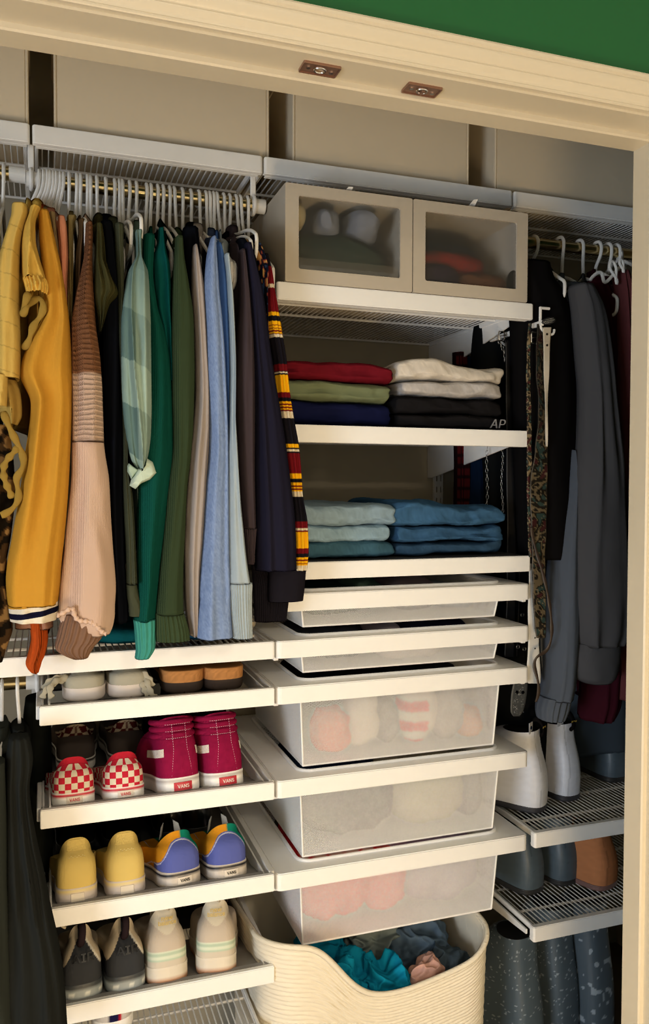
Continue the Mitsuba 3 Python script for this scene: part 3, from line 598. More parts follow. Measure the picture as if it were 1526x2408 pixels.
def heather(base, k=.16, s=420):
    base = np.asarray(base)
    def fn(py, u, F):
        h = nz(np.stack([u*14, py*.22, 0*py], -1), 5)+nz(np.stack([u*34, py*.5, 0*py], -1), 6)-1
        return base*(1+k*h[..., None]*np.array([1.2, 1., .7]))
    return fn
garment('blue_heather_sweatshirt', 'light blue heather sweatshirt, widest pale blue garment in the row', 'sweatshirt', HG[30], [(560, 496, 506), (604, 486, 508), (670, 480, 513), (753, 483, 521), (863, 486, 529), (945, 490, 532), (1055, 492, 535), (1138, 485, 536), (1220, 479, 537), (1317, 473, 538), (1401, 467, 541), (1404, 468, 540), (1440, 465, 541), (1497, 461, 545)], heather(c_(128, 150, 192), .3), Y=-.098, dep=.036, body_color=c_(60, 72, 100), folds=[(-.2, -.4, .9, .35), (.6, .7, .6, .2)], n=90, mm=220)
garment('mid_blue_shirt', 'mid blue shirt, a narrow strip behind the light blue heather sweatshirt', 'shirt', HG[31], [(575, 505, 519), (604, 508, 526), (670, 510, 534), (753, 515, 538), (863, 520, 541), (1000, 525, 541), (1150, 525, 541), (1350, 520, 545)], c_(76, 116, 188), Y=-.075, dep=.02)
garment('pale_blue_sweatshirt', 'pale grey blue sweatshirt with a long ribbed cuff', 'sweatshirt', HG[32], [(600, 528, 538), (640, 533, 541), (687, 536, 546), (780, 540, 551), (863, 541, 553), (959, 540, 552), (1055, 536, 557), (1165, 534, 563), (1248, 533, 571), (1330, 534, 580), (1370, 534, 586)], c_(166, 180, 188), Y=-.108, dep=.028, cuff=[(1370, 537, 590), (1378, 536, 591), (1395, 538, 590), (1440, 541, 590), (1500, 547, 592)], cuff_color=c_(170, 184, 192), cuff_ribs=30)
CHA = c_(66, 57, 62)
garment('black_shirt', 'black shirt right of the looped hanger ends', 'shirt', HG[33], [(566, 556, 575), (600, 562, 598), (700, 566, 612), (800, 570, 620), (1000, 570, 620)], NVB, Y=-.06, dep=.028)
garment('charcoal_sweatshirt', 'charcoal purple sweatshirt with a seamed cuff, left of the navy one', 'sweatshirt', HG[34], [(590, 562, 574), (640, 563, 580), (725, 562, 588), (800, 557, 594), (918, 553, 597), (1000, 556, 597), (1083, 559, 597), (1160, 564, 598), (1243, 570, 600)], CHA, Y=-.085, dep=.028, cuff=[(1242, 571, 601), (1250, 572, 600), (1290, 575, 597), (1327, 579, 595)], cuff_ribs=18, folds=[(-.2, -.3, .8, .4), (.5, .3, .8, .2)])
NAV = c_(33, 32, 47)
garment('navy_sweatshirt', 'dark navy sweatshirt with a wide plain hem', 'sweatshirt', HG[35], [(575, 575, 590), (615, 578, 600), (698, 585, 619), (780, 588, 629), (890, 594, 645), (973, 596, 659), (1055, 597, 671), (1124, 598, 680), (1220, 600, 691), (1290, 601, 694), (1340, 601, 694)], NAV, Y=-.085, dep=.03, folds=[(-.6, -.5, 1.2, .2), (-.1, .1, .8, .3), (.5, .6, .7, .25)], amp=.012)
def flora(py, u, F):
    h = nz(np.stack([u*3.2, py*.09, 0*py], -1), 8); o = np.empty(py.shape+(3,)); o[:] = c_(22, 26, 40)
    o[h > .62] = c_(150, 70, 60); o[h > .74] = c_(196, 150, 90); o[h < .22] = c_(50, 70, 110); return o
garment('floral_shirt', 'dark floral shirt peeking out left of the striped cardigan shoulder', 'shirt', HG[36], [(575, 598, 610), (600, 600, 620), (640, 606, 629), (680, 610, 627), (720, 614, 626), (860, 620, 640)], flora, Y=-.06, dep=.02, n=60, mm=120)
MR, YW_, BK, CRM = c_(112, 24, 30), c_(242, 180, 24), c_(28, 26, 32), c_(222, 208, 178)
st = [(0, BK), (630, MR), (672, CRM), (680, MR), (738, YW_), (748, BK), (760, YW_), (768, MR), (771, YW_), (775, MR), (778, YW_), (782, MR), (785, YW_), (789, MR), (791, CRM), (798, BK), (860, MR), (876, BK), (878, CRM), (882, BK), (885, YW_), (925, MR), (938, BK), (947, YW_), (952, MR), (955, YW_), (959, MR), (962, YW_), (966, MR), (969, CRM), (986, BK), (1045, YW_), (1054, BK), (1057, CRM), (1063, BK), (1066, MR), (1113, YW_), (1126, BK), (1135, YW_), (1142, MR), (1145, YW_), (1149, MR), (1152, YW_), (1155, CRM), (1167, BK), (1225, MR), (1240, CRM), (1246, MR), (1250, YW_), (1287, MR), (1300, BK), (1308, YW_), (1314, MR), (1317, YW_), (1321, MR), (1324, YW_), (1327, CRM)]
def stripes(py, u, F): return bands(st)(py-14*(u-.4)*0, u, F)
tc = garment('striped_cardigan', 'black cardigan with maroon, yellow and cream stripes, rightmost of the row', 'cardigan', HG[37], [(600, 618, 628), (650, 623, 640), (680, 626, 644), (725, 625, 652), (780, 629, 661), (849, 640, 672), (918, 645, 679), (973, 650, 687), (1055, 660, 701), (1110, 668, 706), (1165, 676, 710), (1234, 680, 721), (1290, 682, 723), (1340, 683, 719)], stripes, Y=-.068, dep=.024, body_color=BK, n=72, mm=420, folds=[(-.5, -.5, 1.2, .13), (0, 0, 1.2, .13), (.5, .5, 1.2, .13)], amp=.007,
             cuff=[(1339, 632, 718), (1380, 631, 715), (1413, 632, 711)], cuff_color=BK*1.15, cuff_ribs=0, cuff_label='plain black cuff')
obj(tc+'__hem', drape([(1325, 592, 640), (1380, 596, 680), (1420, 598, 676), (1460, 600, 671)], -.045, .02, n=200, m=40, ribs=44, rib_amp=.08, color=BK*1.1, folds=[], seed=77), CLOTH, smooth=True)
def camo(py, u, F):
    h = nz(np.stack([u*2.6, py*.06, 0*py], -1), 12); o = np.empty(py.shape+(3,)); o[:] = c_(70, 52, 34); o[h > .55] = c_(28, 24, 20); o[h < .3] = c_(150, 118, 76); return o
garment('patterned_blouse', 'brown and black patterned blouse at the left photo edge, below the yellow shirt', 'blouse', (0, 0, -18, 492), [(1000, -60, 20), (1150, -60, 36), (1250, -60, 28), (1350, -60, 14), (1425, -60, 26), (1480, -60, 29), (1520, -55, 17), (1556, -50, 6)], camo, Y=-.075, dep=.03, n=60, mm=200, collar=False)
garment('pink_shirt', 'dusty pink top whose hem shows just below the striped mustard hem', 'top', HG[6], [(700, 100, 140), (1000, 70, 145), (1300, 40, 140), (1440, 34, 126), (1476, 34, 125)], c_(158, 116, 96), Y=-.052, dep=.02)
garment('orange_knit', 'rust orange knitted sleeve hanging over the shelf edge below the mustard sweatshirt', 'sweater', HG[3], [(1300, 60, 110), (1440, 66, 108), (1500, 72, 113), (1540, 64, 106), (1560, 60, 98), (1580, 74, 92)], c_(196, 84, 34), KNIT, Y=-.06, dep=.02, collar=False, folds=[(-.1, 0, 1., .12), (.3, .3, 1., .12)])
# cloth lying on the wire shelf under the sweaters
def crumple(x0, x1, y0, y1, z0, z1, color, seed, freq=11., amp=.5, n=46, p=2.6, cfun=None):
    """a crumpled piece of cloth: flattened rounded lump with sharp ridged folds"""
    m = trimesh.creation.icosphere(5 if n > 40 else 4, 1.0); d = np.array(m.vertices); f = np.array(m.faces)
    r = 1/np.maximum((np.abs(d)**p).sum(1), 1e-9)**(1/p); v = d*r[:, None]
    h = np.array([x1-x0, y1-y0, z1-z0])/2; c = np.array([x0+x1, y0+y1, z0+z1])/2
    w = v*h
    q = w*freq+seed*3.7; q = q+.8*np.stack([nfbm(q*.7+9, 2, seed), nfbm(q*.7+31, 2, seed+1), nfbm(q*.7+57, 2, seed+2)], -1)
    rid = 1-2*np.abs(nfbm(q, 3, seed)-.5)*2; rid = np.clip(rid, 0, 1)**1.5-.45
    w = w+d*rid[:, None]*amp*min(h)*np.array([.5, .8, 1])
    k = np.max(np.abs(w), 0); w = w*np.minimum(1, h*1.02/k)
    cc = cfun(w, d) if cfun else col(color, len(w))
    return c+w, f, cc
def cloth_item(name, label, cate, group, *a, m=CLOTH, **kw):
    return one(name, crumple(*a, **kw), m, label, cate, group, smooth=True)
A, B = at(190, 1520, .03), at(480, 1500, .03)
cloth_item('teal_cloth', 'crumpled deep teal garment lying on the wire shelf below the teal sweater', 'clothing', None, A[0], B[0]-.05, .02, .25, ZL, ZL+.05, c_(16, 84, 96), 21)
cloth_item('teal_cloth', 'dark blue garment lying on the wire shelf below the grey sweatshirts', 'clothing', None, B[0]-.05, B[0]+.03, .03, .2, ZL, ZL+.03, c_(26, 70, 100), 22)
def pl2(w, d):
    o = col(c_(206, 190, 160), len(w)); o[(np.mod(w[:, 0]*90, 1) < .18) | (np.mod(w[:, 2]*90+w[:, 1]*40, 1) < .2)] = c_(120, 122, 128); return o
A, B = at(516, 1500, -.0), at(612, 1500, .0)
cloth_item('cream_plaid_cloth', 'cream plaid garment lying on the wire shelf below the pale blue cuff', 'clothing', None, A[0], B[0]+.01, .02, .2, ZL, ZL+.075, c_(206, 190, 160), 23, cfun=pl2)

# ---------------- right side: dark jackets ----------------
GR2 = 'white hangers at the right'
HR = [(1258, 555, 1254, 618, 'white hanger of the black top beside the right windowed box'), (1318, 557, 1322, 652, 'white hanger left of the grey hoodie hanger'), (1364, 564, 1372, 655, 'white hanger of the charcoal hoodie'), (1406, 568, 1400, 640, 'white hanger of the maroon jacket'), (1430, 572, 1432, 640, 'white hanger just right of the maroon jacket hanger'), (1450, 575, 1453, 612, 'rightmost white hanger of the dark jackets, close to the door jamb')]
for a, b, c, d, lab in HR: hanger(a, b, c, d, lab, GR2, half=.13, drop=.07, r=.0042)
bl = dict(group='dark clothes at the right', rod_y=YR, yb=.30)
garment('black_tee', 'long black top beside the right windowed box, behind the belts', 'top', HR[0][:4], [(620, 1215, 1286), (650, 1200, 1294), (690, 1200, 1318), (760, 1205, 1338), (900, 1210, 1345), (1100, 1215, 1350), (1300, 1225, 1350), (1312, 1230, 1345)], c_(20, 19, 20), Y=.06, dep=.05, **bl)
garment('hazed_slate_sweatshirt', 'slate grey sweatshirt with painted haze and a gathered cuff, left of the charcoal hoodie', 'sweatshirt', HR[1][:4], [(1060, 1339, 1343), (1110, 1334, 1350), (1300, 1305, 1352), (1400, 1296, 1352), (1500, 1290, 1349), (1600, 1286, 1342), (1640, 1278, 1335)], c_(84, 91, 102), Y=.02, dep=.045, cuff=[(1636, 1276, 1334), (1660, 1270, 1328), (1690, 1272, 1318)], cuff_ribs=16, **bl)  # navy grey cloth paled by bluish haze painted into its colour
tk = garment('charcoal_hoodie', 'charcoal hoodie with a full sleeve gathered above a loose cuff, near the right jamb', 'hoodie', HR[2][:4], [(672, 1345, 1384), (690, 1346, 1394), (720, 1350, 1408), (763, 1354, 1418), (850, 1362, 1428), (905, 1368, 1432), (1022, 1366, 1442), (1109, 1358, 1451), (1208, 1353, 1455), (1325, 1347, 1460), (1413, 1346, 1463), (1480, 1349, 1462), (1514, 1357, 1450)], c_(80, 80, 83), Y=-.01, dep=.05, cuff=[(1508, 1356, 1448), (1530, 1351, 1448), (1560, 1350, 1446), (1588, 1354, 1440), (1603, 1372, 1428)], cuff_ribs=0, folds=[(-.4, -.7, 1., .2), (.1, .0, .6, .35), (.6, .7, .8, .2)], amp=.02, **bl)
garment('maroon_jacket', 'dark maroon jacket right of the charcoal hoodie', 'jacket', HR[3][:4], [(660, 1388, 1418), (700, 1395, 1440), (760, 1402, 1458), (900, 1420, 1472), (1100, 1420, 1480), (1300, 1410, 1484), (1500, 1390, 1470), (1600, 1374, 1450), (1645, 1370, 1447), (1688, 1368, 1428)], c_(64, 24, 34), Y=.07, dep=.04, folds=[(0, .1, 1, .2), (.6, .5, 1, .15), (-.5, -.3, 1, .2)], amp=.02, **bl)
tm = garment('mauve_skirt', 'brownish mauve skirt clipped to a hanger close to the right jamb', 'skirt', None, [(640, 1452, 1470), (660, 1450, 1476), (700, 1450, 1486), (900, 1454, 1492), (1300, 1450, 1494), (1500, 1445, 1490), (1640, 1444, 1482)], c_(98, 54, 56), Y=.03, dep=.03, folds=[(-.5, -.5, 1.3, .15), (.1, .1, 1.3, .15), (.6, .6, 1.2, .15)], amp=.016, collar=False, body=False, **bl)
th_ = thing('clip_hanger', 'white clip hanger with two looped clips holding the mauve skirt', 'hanger', GR2)
part(th_, 'bar', tube(spline([at(x, y, .02) for x, y in [(1388, 660), (1400, 645), (1414, 642), (1420, 662), (1440, 648), (1470, 634)]], 40), .0042, 8), PLASTIC)
for cx, cy, s in ((1441, 640, 1.), (1461, 625, .55)):
    part(th_, 'clip', tube(spline([at(cx+x*s, cy+y*s, .005) for x, y in [(9, 28), (-2, 0), (-7, -18), (-1, -25), (5, -18), (8, 0), (9, 28)]], 40), .0034, 8), PLASTIC)
part(th_, 'hook', tube(spline([at(1462, 626, .04), at(1464, 600, .1), at(1462, 588, YR)], 20), .0028, 8), CHROME)
# two curved hanger ends showing on the black top
for dx in (0, 11):
    pass
# ---------------- lower left: black clothes ----------------
hl = dict(group='black clothes at the lower left', rod_y=YR)
hanger(5, 1598, 4, 1700, 'white hanger at the left photo edge below the wire shelf', 'white hangers at the photo edge', half=.20)
hanger(41, 1594, 46, 1705, 'white hanger of the black jacket below the wire shelf at the left', 'white hangers at the photo edge', half=.20)
garment('black_jacket', 'black jacket with a long draped sleeve at the lower left, beside the shoe trays', 'jacket', (41, 1594, 46, 1705), [(1730, 22, 66), (1790, 14, 77), (1850, 12, 70), (1963, 10, 84), (2050, 8, 103), (2129, 5, 117), (2225, 0, 138), (2308, -5, 150), (2440, -12, 158)], c_(36, 38, 37), Y=-.07, dep=.035, hem=2600, folds=[(.1, .5, 1., .16), (-.5, -.1, 1., .2), (.7, .8, .8, .15), (-.8, -.6, .8, .2)], amp=.02, **hl)
garment('black_coat', 'faded black coat at the lower left photo edge', 'coat', (5, 1598, 4, 1700), [(1790, -60, 12), (1900, -62, 14), (2100, -64, 18), (2250, -64, 24), (2440, -64, 32)], c_(50, 54, 50), Y=-.095, dep=.03, hem=2600, **hl)
# ======================= SHOES =======================
def outline(L, W, n, heel=1.0, toe=1.0):
    """plan of a shoe: half widths along its length, heel at s=0"""
    tau = np.linspace(0, 2*np.pi, n, endpoint=False)
    s = (1-np.cos(tau))/2
    k = PchipInterpolator([0, .004, .02, .06, .12, .22, .36, .5, .66, .76, .86, .94, .98, .996, 1.], np.array([0, .30, .62, .86, .97, 1., .98, 1.05, 1.24, 1.26, 1.12, .82, .52, .25, 0])*W/2)
    return tau, s*L, np.sign(np.sin(tau))*k(s)
def shoe_mesh(L=.275, W=.078, sole=.028, collar=.075, top_c=.27, open_len=.23, toe_h=.052, throat_h=None, lean=.010, n=96, m=28, color=(.5, .5, .5), heel_bulge=.004, side_drop=.82, open_w=.78):
    """upper as one skin from the sole edge up to the ankle opening; returns (v, f, colours, opening loop)"""
    tau, s, q = outline(L, W*.965, n)
    throat_h = throat_h or collar*.95
    oc, ol = top_c*L, open_len*L
    os_, oq = oc-ol*np.cos(tau), np.sign(np.sin(tau))*np.abs(np.sin(tau))**.62*W/2*open_w*np.where(np.cos(tau) > 0, 1, .55+.45*np.abs(np.sin(tau)))
    fr = np.clip((1-np.cos(tau))/2, 0, 1)            # 0 heel, 1 toe
    side = np.sin(tau)**2
    oz = collar*(1-fr)+throat_h*fr; oz = oz*(1-(1-side_drop)*side)
    os_ = os_ + np.where(fr < .5, lean*(1-2*fr), 0)
    t = np.linspace(0, 1, m)[:, None]
    P0 = np.stack([q, s, 0*q+sole-.002], 1); P3 = np.stack([oq, os_, oz], 1)
    wt = np.clip((fr-.45)/.5, 0, 1)[:, None]; wt = wt*wt*(3-2*wt)
    up = (collar*.55)*(1-wt)+toe_h*wt*1.15
    P1 = P0+np.c_[q*.05, -heel_bulge*(1-fr)*2, 0*q]+np.c_[0*q, 0*q, up[:, 0]]
    out_heel = np.stack([oq*.12, 0*q, -(oz-sole)*.42], 1); out_toe = np.stack([oq*.5, 0*q+.055*(L/.275), 0*q-.006], 1)
    P2 = P3+out_heel*(1-wt)+out_toe*wt
    b = [(1-t)**3, 3*t*(1-t)**2, 3*t*t*(1-t), t**3]
    V = sum(b[i][:, :, None]*[P0, P1, P2, P3][i][None] for i in range(4))
    v = V.reshape(-1, 3); f = grid_faces(m, n)
    if callable(color):
        c = color(np.broadcast_to(tau, (m, n)), np.broadcast_to(t, (m, n)), V[..., 0], V[..., 1], V[..., 2]).reshape(-1, 3)
    else: c = col(color, len(v))
    return (v, f, c), np.stack([oq, os_, oz], 1)
def sole_mesh(L, W, h, n=96, color=(.8, .8, .78), flare=1.0, heel_lift=0., bead=True):
    tau, s, q = outline(L, W, n)
    lv = [(0, .93), (.12, .985), (.25, 1.), (.47, 1.), (.49, 1.), (.60, 1.), (.78, 1.0), (.84, 1.012 if bead else 1.), (.95, 1.01 if bead else .99), (1., .985), (1., .90)]
    V = []
    for k, sc in lv:
        z = h*k*np.ones(n); sc = sc*(1+(flare-1)*(1-k))
        V.append(np.stack([q*sc, L*.45+(s-L*.45)*(1-(1-sc)*.35), z], 1))
    V = np.array(V); v = V.reshape(-1, 3)
    c = color(np.broadcast_to(tau, V.shape[:2]), V[..., 0], V[..., 1], V[..., 2]/h).reshape(-1, 3) if callable(color) else col(color, len(v))
    return v, grid_faces(len(lv), n, caps=True), c
def lining_mesh(loop, sole, n, color, L):
    c = loop.mean(0); V = []
    for k, sc, dz in ((0, 1.0, 0), (0, .95, .003), (1, .93, -.006), (2, .90, 0)):
        p = c+(loop-c)*[sc, sc, 1]
        if k == 0: p[:, 2] = loop[:, 2]+dz*0
        elif k == 1: p[:, 2] = loop[:, 2]-.006
        else: p[:, 2] = sole+.008
        V.append(p)
    v = np.vstack(V); return v, grid_faces(len(V), n, caps=True)[:, ::-1], col(color, len(v))
PIT = [0.]
def placed(m, pos, ang, mirror=False):
    v, f = np.array(m[0], float), m[1]
    if PIT[0]: v = np.stack([v[:, 0], v[:, 1]*np.cos(PIT[0])+v[:, 2]*np.sin(PIT[0]), v[:, 2]*np.cos(PIT[0])-v[:, 1]*np.sin(PIT[0])], 1)
    if mirror: v = v*[-1, 1, 1]; f = f[:, ::-1]
    ca, sa = np.cos(ang), np.sin(ang); v = v @ np.array([[ca, sa, 0], [-sa, ca, 0], [0, 0, 1]])+np.asarray(pos)
    return (v, f)+tuple(m[2:])
def on_surface(g, js, zlo, zhi, off, k=6):
    """a thin piece lying on an upper: columns js of its grid g, between the heights zlo and zhi"""
    V = []
    c = np.array([0, g[0, :, 1].mean()*.35])
    for j in js:
        z = g[:, j, 2]; i = np.argsort(z)
        for a in np.linspace(0, 1, k):
            h = zlo(j)+(zhi(j)-zlo(j))*a; p = np.array([np.interp(h, z[i], g[i, j, q]) for q in (0, 1)]); d = p-c; d /= np.linalg.norm(d)
            V.append([*(p+d*off), h])
    v = np.array(V); f = grid_faces(len(js), k, wrap_u=False); return v, np.vstack([f, f[:, ::-1]])
WRB = np.array([.80, .78, .74])
def lettering(text, h, pos, ang, depth=.0012, bold=True, tilt=0., squash=1.):
    """letters standing upright, facing the room (-y), centred at pos"""
    m = meshkit.text_mesh(text, h, depth, bold); v = np.array(m.vertices); f = np.array(m.faces)
    v[:, 0] -= (v[:, 0].min()+v[:, 0].max())/2; v[:, 1] -= (v[:, 1].min()+v[:, 1].max())/2; v[:, 0] *= squash
    w = np.stack([v[:, 0], -v[:, 2], v[:, 1]], 1)
    c, s = np.cos(tilt), np.sin(tilt); w = w @ np.array([[1, 0, 0], [0, c, s], [0, -s, c]])
    return placed((w, f), pos, ang)
def plate(x0, x1, y0, y1, z0, z1, n=14):
    return cat(*[box(x0+(x1-x0)*k/n, x0+(x1-x0)*(k+1)/n, y0, y1, z0, z1, .00005) for k in range(n)])
def bent(m, R, x0, y0):
    """bends a plate that faces -y around a vertical axis, so that it hugs a heel of radius R"""
    v = np.array(m[0], float); d = v[:, 0]-x0; v[:, 1] = v[:, 1]+R-np.sqrt(np.maximum(R*R-d*d, 1e-6)); return (v, m[1])+tuple(m[2:])
def check_mat(name, a, b, cell):
    A_, B_ = mi.Color3f(*map(float, a)), mi.Color3f(*map(float, b))
    def fn(p, n, uv):
        k = dr.floor(uv.x)+dr.floor(uv.y); return dr.select(k-2*dr.floor(k/2) < .5, A_, B_)
    scene['mat_'+name] = two({'type': 'diffuse', 'reflectance': mikit.proc(fn)}); return 'mat_'+name
def shoe(label, group, px, py, Y, style, ang=0., mirror=False, name='sneaker', L=.245, W=.080, sole=.028, collar=.075, color=(.5, .5, .5), sole_color=WRB, lining=(.05, .05, .05), patch=None, tongue=None, bsdf=None, check=None, z=None, n=96, m=28, tab=None, laces=None, cate='shoe', **kw):
    """(px, py) = bottom of the heel in the photograph, at depth Y"""
    p = at(px, py, Y); z = p[2] if z is None else z; pos = np.array([p[0], Y, z])
    t = thing(name, label, cate, group)
    up, loop = shoe_mesh(L, W, sole, collar, color=color, n=n, m=m, **kw)
    if check:
        cm, cell, split = check; k = int(m*split); lv = up[0]; x, y, zz = lv[:n*k, 0], lv[:n*k, 1], lv[:n*k, 2]
        uv = np.stack([np.sign(x)*np.sqrt(x*x+(np.maximum(y, 0)*.9)**2)/cell+.5, zz/cell+.2], 1)
        w_ = placed((lv[:n*k], grid_faces(k, n)), pos, ang, mirror); obj(t+'__upper', w_, cm, smooth=True, uv=uv)
        obj(t+'__collar_band', placed((lv[n*(k-1):]+[0, 0, .0003], grid_faces(m-k+1, n), up[2][n*(k-1):]), pos, ang, mirror), CLOTH, smooth=True)
    else: obj(t+'__upper', placed(up, pos, ang, mirror), bsdf or CLOTH, smooth=True)
    obj(t+'__sole', placed(sole_mesh(L, W, sole, n, sole_color), pos, ang, mirror), SATIN, smooth=True)
    obj(t+'__lining', placed(lining_mesh(loop, sole, n, lining, L), pos, ang, mirror), FLAT, smooth=True)
    R = W*.62
    if patch:
        pc, ic, word, hh, zz = patch
        pw = hh*2.3
        pl = placed(bent(tint(plate(-pw/2, pw/2, -.0022, .001, zz-hh/2, zz+hh/2), pc), R, 0, 0), pos+[0, -.0005, 0], ang)
        k = obj(t+'__heel_patch', pl, SATIN, smooth=False)
        if word:
            lt_ = lettering(word, hh*.42, (0, -.0024, zz+hh*.02), 0, depth=.0008, squash=.95)
            obj(t+'__heel_patch__lettering', placed(bent(tint(lt_, ic), R, 0, 0), pos+[0, -.0005, 0], ang), SATIN, smooth=False)
    if tongue is not None:
        a = np.linspace(-1, 1, 9); rows_ = []
        for k in np.linspace(0, 1, 8):
            rows_.append(np.stack([a*W*.24*(1-.25*k), np.full(9, L*.42+.012*k)+.008*(1-a*a), collar*.55+k*(collar*.55+.012)+0*a], 1))
        v = np.array(rows_).reshape(-1, 3); f = grid_faces(8, 9, wrap_u=False); v2 = v+[0, .004, 0]
        v = np.vstack([v, v2]); f = np.vstack([f, f[:, ::-1]+72])
        obj(t+'__tongue', placed((v, f, col(tongue, len(v))), pos, ang, mirror), CLOTH, smooth=True)
    if laces is not None:
        ms = []
        for i in range(4):
            y_ = L*(.46+.045*i); z_ = collar*.98-.006*i
            ms.append(tube(spline([(-W*.26, y_, z_-.010), (0, y_+.002, z_+.004), (W*.26, y_, z_-.010)], 12), .0028, 6))
        obj(t+'__laces', placed(tint(cat(*ms), laces), pos, ang, mirror), CLOTH, smooth=True)
    return t, pos
# --- colour schemes (colour by place on the shoe) ---
def arc_u(tau): return np.where(tau > np.pi, tau-2*np.pi, tau)
def checks(dark, light, rim, cell=.0135, top=.72, base=.0):
    def fn(tau, t, x, y, z):
        a = arc_u(tau); u = np.where(np.abs(a) < .9, x, np.sign(x)*(np.abs(x)+y*.9))
        u = np.sign(x)*np.sqrt(x*x+(y*.75)**2)
        k = (np.floor(u/cell+.5)+np.floor(z/cell)) % 2 < 1
        o = np.where(k[..., None], dark, light); o = np.array(o, float)
        o[t > top] = rim; o[t < base] = rim
        return o
    return fn
RD, CRW = c_(200, 44, 62), c_(232, 220, 196)
def rub(stripe, lo=.74, hi=.80, basec=WRB):
    def fn(tau, x, y, k):
        o = np.empty(k.shape+(3,)); o[:] = basec; o[(k > lo) & (k < .9)] = stripe; return o
    return fn
# tray 1: canvas shoes with ribbons (soles towards the room), cork sandals
def flat_shoe(label, px, py, side):
    p = at(px, py, .05); z = TZ[0]-.006; pos = np.array([p[0], .035, z])
    t = thing('canvas_shoe', label, 'shoe', 'pair of pale grey canvas shoes')
    up, loop = shoe_mesh(.25, .082, .026, .062, color=c_(176, 172, 156), toe_h=.045, top_c=.34, open_len=.31, open_w=.86, side_drop=.72, throat_h=.045)
    obj(t+'__upper', placed(up, pos, 0.06*side), CLOTH, smooth=True)
    obj(t+'__lining', placed(lining_mesh(loop, .026, 96, c_(120, 118, 104), .25), pos, .06*side), FLAT, smooth=True)
    obj(t+'__sole', placed(sole_mesh(.25, .084, .027, 96, c_(214, 204, 196)), pos, .06*side), SATIN, smooth=True)
    q = {-1: [[(150, 1600, .01), (128, 1606, 0), (108, 1624, -.01), (100, 1640, -.008)], [(158, 1596, .01), (134, 1600, 0), (118, 1618, -.012), (122, 1640, -.012)], [(156, 1594, .012), (140, 1593, .006), (120, 1600, 0), (104, 1618, .004)]],
         1: [[(330, 1590, .01), (344, 1600, 0), (352, 1622, -.01), (366, 1640, -.008)], [(322, 1586, .012), (336, 1584, .006), (350, 1596, 0), (358, 1612, .0)], [(332, 1594, .008), (336, 1612, -.004), (348, 1636, -.01)]]}[side]
    for k in q: obj(t+'__ribbon', tint(ribbon_tube(k, .04, .0058, 30, .22), c_(176, 170, 152)), CLOTH, smooth=True)
flat_shoe('left shoe of the pale grey canvas pair with ribbons, on the top shoe tray', 196, 1652, -1)
flat_shoe('right shoe of the pale grey canvas pair with ribbons, beside the cork sandals', 306, 1642, 1)
def cork_c(tau, x, y, k):
    o = np.empty(k.shape+(3,)); o[:] = c_(182, 128, 78); h = nz(np.stack([x*700, y*700, k*14], -1), 3)
    o *= (.75+.5*h)[..., None]; o[k < .48] = c_(66, 56, 50); return o
def sandal(label, px, py, side):
    p = at(px, py, .04); z = TZ[0]-.006; pos = np.array([p[0], .035, z])
    t = thing('cork_sandal', label, 'sandal', 'pair of cork sandals')
    v, f, c = sole_mesh(.26, .088, .046, 120, cork_c)
    # denser wall so that the cork speckle shows
    obj(t+'__footbed', placed((v, f, c), pos, .05*side), FLAT, smooth=35 if False else True)
    for y_, h in ((.10, .06), (.165, .05)):
        P = spline([(-.042, y_, .035), (-.036, y_, .035+h*.75), (0, y_+.004, .04+h), (.036, y_, .035+h*.75), (.042, y_, .035)], 24); vv, ff = tube(P, .016, 10); cc = np.repeat(P, 10, 0)
        cen = np.array([0, y_, .04]); vv = cc+(vv-cc)*[.2, 1, .2]
        obj(t+'__strap', placed((vv, ff, col(c_(44, 36, 32), len(vv))), pos, .05*side), SATIN, smooth=True)
    P = spline([(-.043, .10, .05), (-.042, .03, .052), (0, -.004, .058), (.042, .03, .052), (.043, .10, .05)], 30)
    vv, ff = tube(P, .007, 8); cc = np.repeat(P, 8, 0)
    obj(t+'__heel_strap', placed((cc+(vv-cc)*[.4, .4, 1.2]+[0, 0, .014], ff, col(c_(50, 40, 34), len(vv))), pos, .05*side), SATIN, smooth=True)
sandal('left cork sandal with dark straps on the top shoe tray, next to the canvas shoes', 432, 1634, -1)
sandal('right cork sandal with dark straps at the right end of the top shoe tray', 532, 1622, 1)
# tray 2
CKR = check_mat('red_check', RD, CRW, .0118); 
z2 = TZ[1]-.009; z3 = TZ[2]-.009; z4 = TZ[3]-.009
PIT[0] = math.radians(12.)
for lab, px in (('left shoe of the red and white checked pair at the front of its tray', 176), ('right shoe of the red and white checked pair, beside the maroon high-tops', 296)):
    shoe(lab, 'pair of red checked shoes', px, 1885, .018, 0, ang=.03, W=.082, check=(CKR, .0118, .80), color=RD, sole_color=rub(RD), lining=c_(90, 20, 30), patch=(c_(226, 214, 200), c_(190, 50, 60), 'VANS', .013, .014), z=z2, n=120, m=40, name='checked_shoe', collar=.092, heel_bulge=.006, throat_h=.040, side_drop=.92, toe_h=.036)
PIT[0] = 0.
DGR = c_(84, 76, 72)
def darkcheck(tau, t, x, y, z):
    o = checks(c_(92, 34, 30), c_(206, 190, 164), DGR)(tau, t*0+.5, x, y, z); o[(t < .62) | ((y > .12) & (t < .8))] = DGR; return o
for lab, px in (('left shoe of the dark grey pair with a checked collar, behind the red checked shoes', 180), ('right shoe of the dark grey pair with a checked collar, behind the red checked shoes', 301)):
    shoe(lab, 'pair of dark grey checked shoes', px, 1800, .278, 0, W=.087, L=.235, color=darkcheck, sole_color=rub(c_(40, 34, 34), basec=WRB*.8), lining=c_(40, 34, 30), patch=(c_(170, 160, 150), c_(120, 40, 40), 'VANS', .012, .014), z=z2-.020, n=160, m=44, name='checked_shoe', collar=.100, top_c=.3, throat_h=.06)
